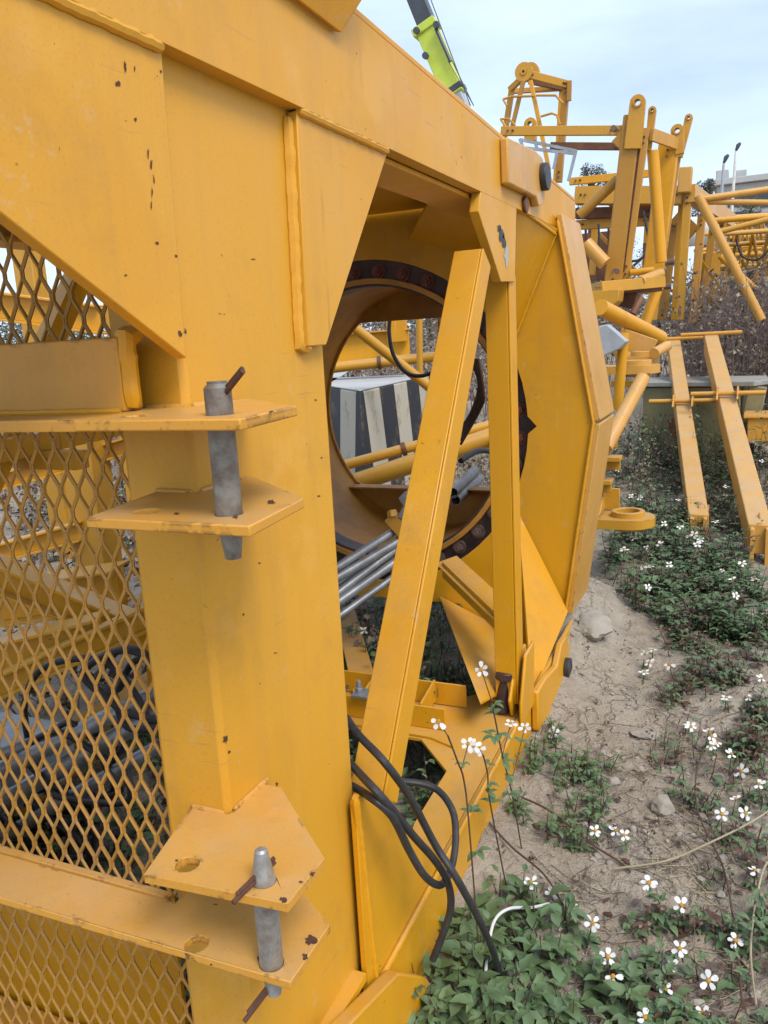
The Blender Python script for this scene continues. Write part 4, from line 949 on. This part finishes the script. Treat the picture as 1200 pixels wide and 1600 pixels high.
lab(patch('ground_cover', [(690, 1430), (800, 1390), (930, 1480), (1000, 1600), (1000, 1680), (640, 1680), (655, 1560)], 150, (.02, .12), .062, 4, 14, (0, 0, 0, 1, 1)), 'broad green leaves growing at the foot of the big frame', 'ground cover')
lab(patch('ground_cover', [(960, 1440), (1230, 1430), (1230, 1690), (960, 1690)], 130, (.03, .10), .04, 5, 17, (0, 0, 1, 1, 2), 7), 'scattered small weeds on the dirt in the right foreground', 'ground cover')
lab(patch('ground_cover', [(800, 1190), (860, 1130), (960, 1190), (930, 1330), (860, 1330), (800, 1270)], 75, (.04, .12), .034, 5, 15, (0, 0, 0, 1), 6), 'loose green weeds on the dirt beside the bottom beam', 'ground cover')
def patchw(name, x0, x1, y0, y1, n, h, ls, nl, seed, mats):
    rnd = random.Random(seed); mb = MB()
    for _ in range(n):
        x, y = rnd.uniform(x0, x1), rnd.uniform(y0, y1); sprig(mb, V((x, y, gz(x, y) - .01)), rnd.uniform(*h), rnd, ls, nl, mats)
    o = obj(name, mb, LM, recalc=False, smooth=False); o['kind'] = 'stuff'; return o
lab(patchw('ground_cover', -2.2, -.85, 1.2, 3.2, 420, (.04, .2), .05, 5, 21, (0, 0, 1)), 'green weeds growing up through the floor of the big frame', 'ground cover')
lab(patchw('ground_cover', -2.0, -.9, 2.65, 4.0, 230, (.08, .3), .05, 6, 28, (0, 0, 1, 1)), 'leafy weeds crowding the gap below the ring', 'ground cover')
lab(patchw('ground_cover', -6, -1.4, 3.9, 9, 700, (.05, .2), .06, 5, 22, (0, 1, 1, 2)), 'green weeds on the ground beyond the ring', 'ground cover')
lab(patchw('ground_cover', -1.15, .5, 6.3, 7.25, 170, (.2, .55), .06, 7, 27, (0, 0, 1, 1, 2)), 'taller leafy weeds hiding the foot of the olive base', 'ground cover')
# dry brush at the back right and beyond
def brush(name, x0, x1, y0, y1, n, h, seed, label, r=.006):
    rnd = random.Random(seed); mb = MB()
    for _ in range(n):
        x, y = rnd.uniform(x0, x1), rnd.uniform(y0, y1); b_ = V((x, y, gbase(x, y) - .02)); H_ = rnd.uniform(*h)
        az = rnd.uniform(0, 2 * pi); tip = b_ + V((cos(az) * H_ * .35 * rnd.random(), sin(az) * H_ * .35 * rnd.random(), H_)); mi = rnd.choice((0, 0, 1, 2))
        k = len(mb.b.faces); mid = b_.lerp(tip, .55) + V((rnd.gauss(0, .05), rnd.gauss(0, .05), 0))
        mb.tube([b_, mid, tip], r, 3, False, [r, r * .7, r * .3])
        for j in range(rnd.randint(4, 8)):
            t = rnd.uniform(.35, 1); p_ = b_.lerp(tip, t); a = rnd.uniform(0, 2 * pi); l = H_ * rnd.uniform(.1, .3)
            e = p_ + V((cos(a) * l * .7, sin(a) * l * .7, l * rnd.uniform(.1, .9))); mb.tube([p_, e], r * .5, 3, False, [r * .5, r * .25])
            for q_ in range(3):
                d = V((rnd.gauss(0, 1), rnd.gauss(0, 1), rnd.gauss(0, 1))).normalized(); s_ = rnd.uniform(.012, .03) * min(1, r / .005); o_ = d.orthogonal() * s_ * .5
                w_ = e + d * s_; f_ = mb.b.faces.new([mb.b.verts.new(x_) for x_ in (e - o_, w_ - o_, w_ + o_, e + o_)]); f_.material_index = rnd.choice((0, 1, 1, 2))
    o = obj(name, mb, ['twig', 'stem', 'straw'], recalc=False, smooth=False); o['kind'] = 'stuff'; o['label'] = label; o['category'] = 'brush'
brush('dry_brush', -.75, 1.5, 8.6, 12.5, 1100, (.5, 1.5), 5, 'purple brown dry weeds standing behind the two yellow beams')
brush('dry_brush', -8, -.9, 10.5, 15, 700, (.4, 1.2), 6, 'dry brown weeds behind the yellow frames')
brush('dry_brush', -9, -2.8, 6.5, 10, 700, (.3, .9), 8, 'dry grassy weeds beyond the striped block')
brush('dry_brush', -1.2, .6, 5.6, 8.2, 120, (.1, .4), 9, 'dry stalks among the weeds by the olive base', .003)
brush('dry_grass', -7, -1.3, 1.3, 8.5, 1900, (.06, .3), 31, 'flattened dry grass on the ground behind the big frame', .0035)
brush('dry_grass', -.62, .7, 1.6, 4.2, 90, (.03, .12), 33, 'short dry grass stubble on the open dirt', .0012)
def hedge():
    rnd = random.Random(12); mb = MB()
    for i in range(420):
        x = rnd.uniform(-26, 3); y = rnd.uniform(19, 24); h = 1.4 + 1.1 * noise.noise(V((x * .35, 0, 0))) + rnd.random() * .7
        z0 = gbase(x, y); leafcloud(mb, (x, y, z0 + h * rnd.uniform(.15, .95)), (.8, .6, .45), 75, .075, rnd)
    o = obj('far_hedge', mb, 'leaffar', recalc=False, smooth=False); o['kind'] = 'stuff'; o['label'] = 'far dull green scrub closing off the yard'; o['category'] = 'scrub'
hedge()
# straw litter
def litter():
    rnd = random.Random(9); mb = MB(); poly = [(700, 1400), (1000, 1000), (1200, 960), (1200, 1640), (760, 1640)]
    for _ in range(5000):
        u, v = rnd.uniform(700, 1240), rnd.uniform(960, 1640)
        if not inpoly(u, v, poly) : continue
        p_ = ground(u, v)
        if noise.noise(V((p_.x * 4, p_.y * 4, 2))) < rnd.uniform(-.2, .3): continue
        a = rnd.uniform(0, 2 * pi); l = rnd.uniform(.015, .09) * (1 if rnd.random() < .8 else 1.9); q_ = p_ + V((cos(a) * l, sin(a) * l, 0)); m_ = (p_ + q_) / 2 + V((rnd.gauss(0, .006), rnd.gauss(0, .006), 0))
        for x_ in (p_, m_, q_): x_.z = gz(x_.x, x_.y) + .004 + rnd.uniform(0, .008)
        k = len(mb.b.faces); mb.tube([p_, m_, q_], .0011, 3, False); mb.b.faces.ensure_lookup_table(); mi = rnd.choice((0, 0, 1, 2))
        for f_ in mb.b.faces[k:]: f_.material_index = mi
    o = obj('straw_litter', mb, ['straw', 'twig', 'stem'], recalc=False, smooth=False); o['kind'] = 'stuff'; o['label'] = 'dry straw and twigs scattered on the dirt'; o['category'] = 'litter'
litter()
def runner(pts, label, r=.0035, m='stem'):
    P = []
    for u, v, h in pts: q_ = ground(u, v); q_.z = gz(q_.x, q_.y) + h; P.append(q_)
    tagp(obj('bare_stem', MB().tube(smoothline(P, 8), r, 6), m), label, 'stem', 'bare stems trailing over the dirt')
runner([(810, 1255, .03), (860, 1290, .05), (920, 1330, .03), (965, 1358, .01), (985, 1372, .01)], 'long dark red stem running down right from the weeds beside the bottom beam')
runner([(765, 1300, .01), (800, 1340, .02), (850, 1400, .04), (880, 1440, .02)], 'dark stem trailing toward the white flowers by the bottom beam', .003)
runner([(960, 1370, .02), (1040, 1362, .03), (1110, 1350, .05), (1180, 1310, .06), (1230, 1270, .05)], 'long pale straw stem arching across the dirt at the right', .003, 'straw')
runner([(1115, 1150, .03), (1090, 1200, .03), (1090, 1290, .03), (1130, 1380, .04), (1150, 1480, .03), (1158, 1600, .03)], 'dark stem running down the right side of the dirt', .003)
runner([(1040, 860, .1), (1010, 900, .1), (1060, 950, .06), (1100, 985, .03), (1125, 1000, .01)], 'dark stem trailing from the weeds before the yellow beams', .004)
runner([(1180, 1600, .03), (1172, 1500, .05), (1190, 1400, .06), (1215, 1370, .05)], 'straw coloured stem at the right edge of the picture', .003, 'straw')

def deadleaves():
    rnd = random.Random(19); mb = MB()
    for _ in range(420):
        u, v = rnd.uniform(700, 1230), rnd.uniform(980, 1640); p_ = ground(u, v)
        if p_.x < -.66 or noise.noise(V((p_.x * 3, p_.y * 3, 5))) < rnd.uniform(-.3, .2): continue
        p_.z = gz(p_.x, p_.y) + .005; a = rnd.uniform(0, 6.28); l = rnd.uniform(.012, .042)
        leaf(mb, p_, (cos(a), sin(a), rnd.uniform(-.1, .5)), (rnd.gauss(0, .3), rnd.gauss(0, .3), 1), l, l * rnd.uniform(.35, .6), rnd.choice((0, 0, 1, 2)))
    o = obj('dead_leaves', mb, ['leafred', 'twig', 'straw'], recalc=False, smooth=False); o['kind'] = 'stuff'; o['label'] = 'curled brown dead leaves strewn over the dirt'; o['category'] = 'litter'
deadleaves()
# rocks and pebbles
def rock(u, v, r, label, seed, sq=(1, .8, .6)):
    rnd = random.Random(seed); c_ = ground(u, v); c_.z = gz(c_.x, c_.y) + r * .12; bm = bmesh.new(); bmesh.ops.create_icosphere(bm, subdivisions=4, radius=1)
    for v_ in bm.verts:
        n_ = v_.co.normalized(); k = 1 + .35 * noise.noise(n_ * 1.3 + V((seed, 0, 0))) + .10 * noise.fractal(n_ * 4 + V((seed, 2, 0)), 1, 2, 3)
        for pl_ in range(9):
            w_ = V((sin(seed * 3.1 + pl_ * 2.4), cos(seed * 1.7 + pl_ * 1.9), sin(seed + pl_ * 4.1) * .8)).normalized(); dd = n_ @ w_
            if dd * k > .78: k = .78 / dd
        v_.co = c_ + V((n_.x * k * r * sq[0], n_.y * k * r * sq[1], n_.z * k * r * sq[2]))
    mb = MB(); mb.b.free(); mb.b = bm
    tagp(obj('rock', mb, 'rock'), label, 'rock', 'rocks on the sandy ground')
rock(1035, 1272, .052, 'pale squarish rock lying alone on the dirt', 1, (.8, .8, .9))
rock(925, 985, .11, 'large smooth rock beside the far end of the bottom beam', 2, (.8, 1, .5))
rock(958, 1232, .026, 'small rounded stone left of the squarish rock', 3)
rock(1005, 1145, .045, 'flat pale stone half sunk in the dirt', 4, (1.2, .8, .35))
rock(1190, 1035, .07, 'pale stone with a rusty stain at the right edge', 5)
rock(950, 1300, .02, 'tiny stone below the rounded one', 6)
rock(1145, 985, .06, 'pale stone among the weeds at the right', 7, (1.1, .8, .4))
sr = random.Random(23)
for k in range(34):
    u, v = sr.uniform(830, 1210), sr.uniform(1000, 1600)
    rock(u, v, sr.uniform(.006, .02), 'small pale stone lying loose on the sandy dirt', 10 + k, (sr.uniform(.8, 1.3), 1, sr.uniform(.5, .9)))
def pebbles():
    rnd = random.Random(4); mb = MB()
    for _ in range(4200):
        x, y = rnd.uniform(-.68, .5), rnd.uniform(1.6, 4.6)
        if noise.noise(V((x * 3, y * 3, 8))) < rnd.uniform(-.5, .25): continue
        r = rnd.uniform(.0015, .006) * (1 if rnd.random() < .88 else 2.4); p_ = V((x, y, gz(x, y) + r * .2))
        vs = bmesh.ops.create_icosphere(mb.b, subdivisions=1, radius=r)['verts']
        for v_ in vs: v_.co = p_ + V((v_.co.x * rnd.uniform(.7, 1.3), v_.co.y * rnd.uniform(.7, 1.3), v_.co.z * .7))
    o = obj('pebbles', mb, 'rock', recalc=False); o['kind'] = 'stuff'; o['label'] = 'small clods and pebbles strewn over the dirt'; o['category'] = 'pebbles'
pebbles()

# ------------------------------------------------------------------ white flowers, each on its own stem
FG = 'white weed flowers on the sandy ground'
def flower_mesh(rnd, r, tilt):
    pet = MB(); T = Matrix.Rotation(tilt, 3, 'X') @ Matrix.Rotation(rnd.uniform(0, 6), 3, 'Z')
    np_ = rnd.choice((5, 5, 5, 5, 4, 4, 3))
    for i in range(np_):
        a = 2 * pi * i / 5 + rnd.uniform(-.2, .2); d = V((cos(a), sin(a), rnd.uniform(-.55, .12))); s_ = V((-sin(a), cos(a), 0)); l = r * rnd.uniform(.85, 1.1); w = l * .29
        P = [d * l * .15, d * l * .45 + s_ * w * .8, d * l * .8 + s_ * w, d * l * 1.0 + s_ * w * .4, d * l * .95, d * l * 1.0 - s_ * w * .4, d * l * .8 - s_ * w, d * l * .45 - s_ * w * .8]
        pet.face([T @ (p_ + V((0, 0, .15 * r * (p_.length / r) ** 2))) for p_ in P])
    cen = MB(); n_ = T @ V((0, 0, 1)); cen.tube([n_ * -r * .12, n_ * r * .02, n_ * r * .16, n_ * r * .22], r * .25, 10, True, [r * .12, r * .26, r * .24, r * .10])
    return pet, cen
protos = []
def make_flower(loc, h, rnd, r):
    o = thing('wild_flower', 'small white-petalled weed flower with yellow centre on a thin stem', 'flower', loc, FG)
    lean = V((rnd.uniform(-.25, .25) * h, rnd.uniform(-.25, .25) * h, h)); base = V(loc); tip = base + lean
    mb = MB().tube([base, base + lean * .5 + V((0, 0, .02 * h)), tip], .0015, 5, False, [.0022, .0017, .0012]); st = obj('stem', mb, 'stem', o)
    lf_ = MB()
    for i in range(rnd.randint(3, 5)):
        a = rnd.uniform(0, 6.28); p_ = base + lean * rnd.uniform(.1, .7); leaf(lf_, p_, (cos(a), sin(a), .2), (0, 0, 1), rnd.uniform(.02, .038), .014, rnd.choice((0, 0, 1)))
    obj('foliage', lf_, ['leaf', 'leafdark'], o, recalc=False, smooth=False)
    pet, cen = flower_mesh(rnd, r, rnd.uniform(-.4, 1.15))
    for mb_, nm, m_ in ((pet, 'petals', 'petal'), (cen, 'flower_centre', 'pistil')):
        bmesh.ops.translate(mb_.b, verts=mb_.b.verts, vec=tip); obj(nm, mb_, m_, o, smooth=nm != 'petals')
    return o, lean
rnd = random.Random(77)
for i in range(14):
    protos.append(None)
heads = [(830, 1378), (862, 1396), (890, 1412), (926, 1442), (950, 1495), (958, 1525), (943, 1506), (1062, 1482), (1065, 1415), (1048, 1508), (1107, 1532), (1150, 1470), (1055, 1588), (1008, 1590), (1098, 1582), (1040, 1545), (1180, 1360), (1165, 1270), (1128, 1272), (1112, 1150), (1135, 1090), (1112, 1165), (1143, 1178), (1186, 1225), (1158, 1205), (1076, 1133), (1120, 1160), (1108, 1142), (1080, 1135), (1195, 1590), (1020, 1015), (1008, 1022), (1015, 1035), (1046, 1038), (1007, 1050), (930, 1298), (962, 1298), (975, 1305), (865, 1145), (1014, 1380), (1136, 1090), (1150, 1248),
         (990, 840), (1010, 855), (1075, 838), (1085, 835), (1090, 850), (1005, 885), (1016, 885), (1046, 882), (1030, 850), (985, 775), (1000, 778), (975, 858), (1130, 890), (1145, 905), (1160, 880), (1110, 1050), (1180, 905), (1013, 917), (1095, 843), (1062, 822), (1118, 815), (1038, 818), (1190, 1060), (1170, 1090), (952, 755), (1135, 760), (1060, 780), (1145, 725), (1190, 720), (965, 735), (1000, 795), (1150, 930), (690, 1003), (705, 1038), (703, 1062), (592, 1006), (570, 985)]
used = {}
for i, (u, v) in enumerate(heads):
    near = v > 1000
    h = rnd.uniform(.03, .13) if near else rnd.uniform(.2, .3)
    tip = ground(u, v, h); k = i % 14
    r = rnd.uniform(.018, .024)
    if protos[k] is None:
        o, lean = make_flower((tip.x, tip.y, gz(tip.x, tip.y) - .005), h, rnd, r); protos[k] = (o, lean)
        o.location = (tip.x - lean.x, tip.y - lean.y, tip.z - lean.z)
    else:
        o0, lean = protos[k]; o = o0.copy(); COL.objects.link(o)
        for ch_ in o0.children:
            c_ = ch_.copy(); COL.objects.link(c_); c_.parent = o
        s_ = rnd.uniform(.85, 1.15); az = rnd.uniform(-.8, .8); o.rotation_euler = (0, 0, az); o.scale = (s_,) * 3
        l2 = Matrix.Rotation(az, 3, 'Z') @ (lean * s_); o.location = tip - l2
# taller weeds in front of the bottom beam
def tall(pts, fl, label, seed, leaves):
    rnd_ = random.Random(seed); P = [atX(u, v, -.58) for u, v in pts]; b0 = P[0]; b0.z = gz(b0.x, b0.y) - .01
    o = thing('tall_weed', label, 'weed', b0, 'tall weeds against the bottom beam')
    L_ = smoothline(P, 6); obj('stem', MB().tube(L_, .0022, 5, False), 'stem', o)
    mb = MB()
    for (u, v, l) in leaves:
        p_ = atX(u, v, -.58); a = rnd_.uniform(0, 6.28)
        for j in range(3): leaf(mb, p_, (cos(a + j * 1.1), sin(a + j * 1.1), rnd_.uniform(-.3, .3)), (0, 0, 1), l, l * .5, rnd_.choice((0, 0, 1)))
    obj('foliage', mb, ['leaf', 'leafdark'], o, recalc=False, smooth=False)
    for (u, v) in fl:
        t = atX(u, v, -.58); near_ = min(L_, key=lambda q_: (q_ - t).length); obj('stem', MB().tube([near_, t], .0014, 5, False), 'stem', o)
        pet, cen = flower_mesh(rnd_, .019, rnd_.uniform(.2, 1.2))
        for mb_, nm, m_ in ((pet, 'petals', 'petal'), (cen, 'flower_centre', 'pistil')):
            bmesh.ops.translate(mb_.b, verts=mb_.b.verts, vec=t); obj(nm, mb_, m_, o, smooth=nm != 'petals')
tall([(745, 1360), (733, 1290), (725, 1220), (715, 1190), (700, 1150)], [(685, 1127), (732, 1162)], 'tall thin weed with white flowers standing left against the bottom beam', 1, [(735, 1270, .03), (722, 1192, .022), (745, 1330, .04), (738, 1268, .03)])
tall([(790, 1300), (766, 1255), (762, 1210), (755, 1180)], [(748, 1170), (740, 1165)], 'weed with twin white flowers standing between two taller ones against the bottom beam', 2, [(762, 1195, .025), (764, 1225, .03), (770, 1255, .035), (762, 1240, .03)])
tall([(815, 1300), (800, 1240), (785, 1180), (775, 1130), (768, 1095)], [(820, 1137), (798, 1130), (752, 1046)], 'leafy tall weed with white flowers, rightmost against the bottom beam', 3, [(775, 1115, .035), (780, 1145, .04), (770, 1150, .035), (790, 1215, .04), (812, 1160, .03), (795, 1240, .04), (785, 1190, .04), (772, 1100, .03)])
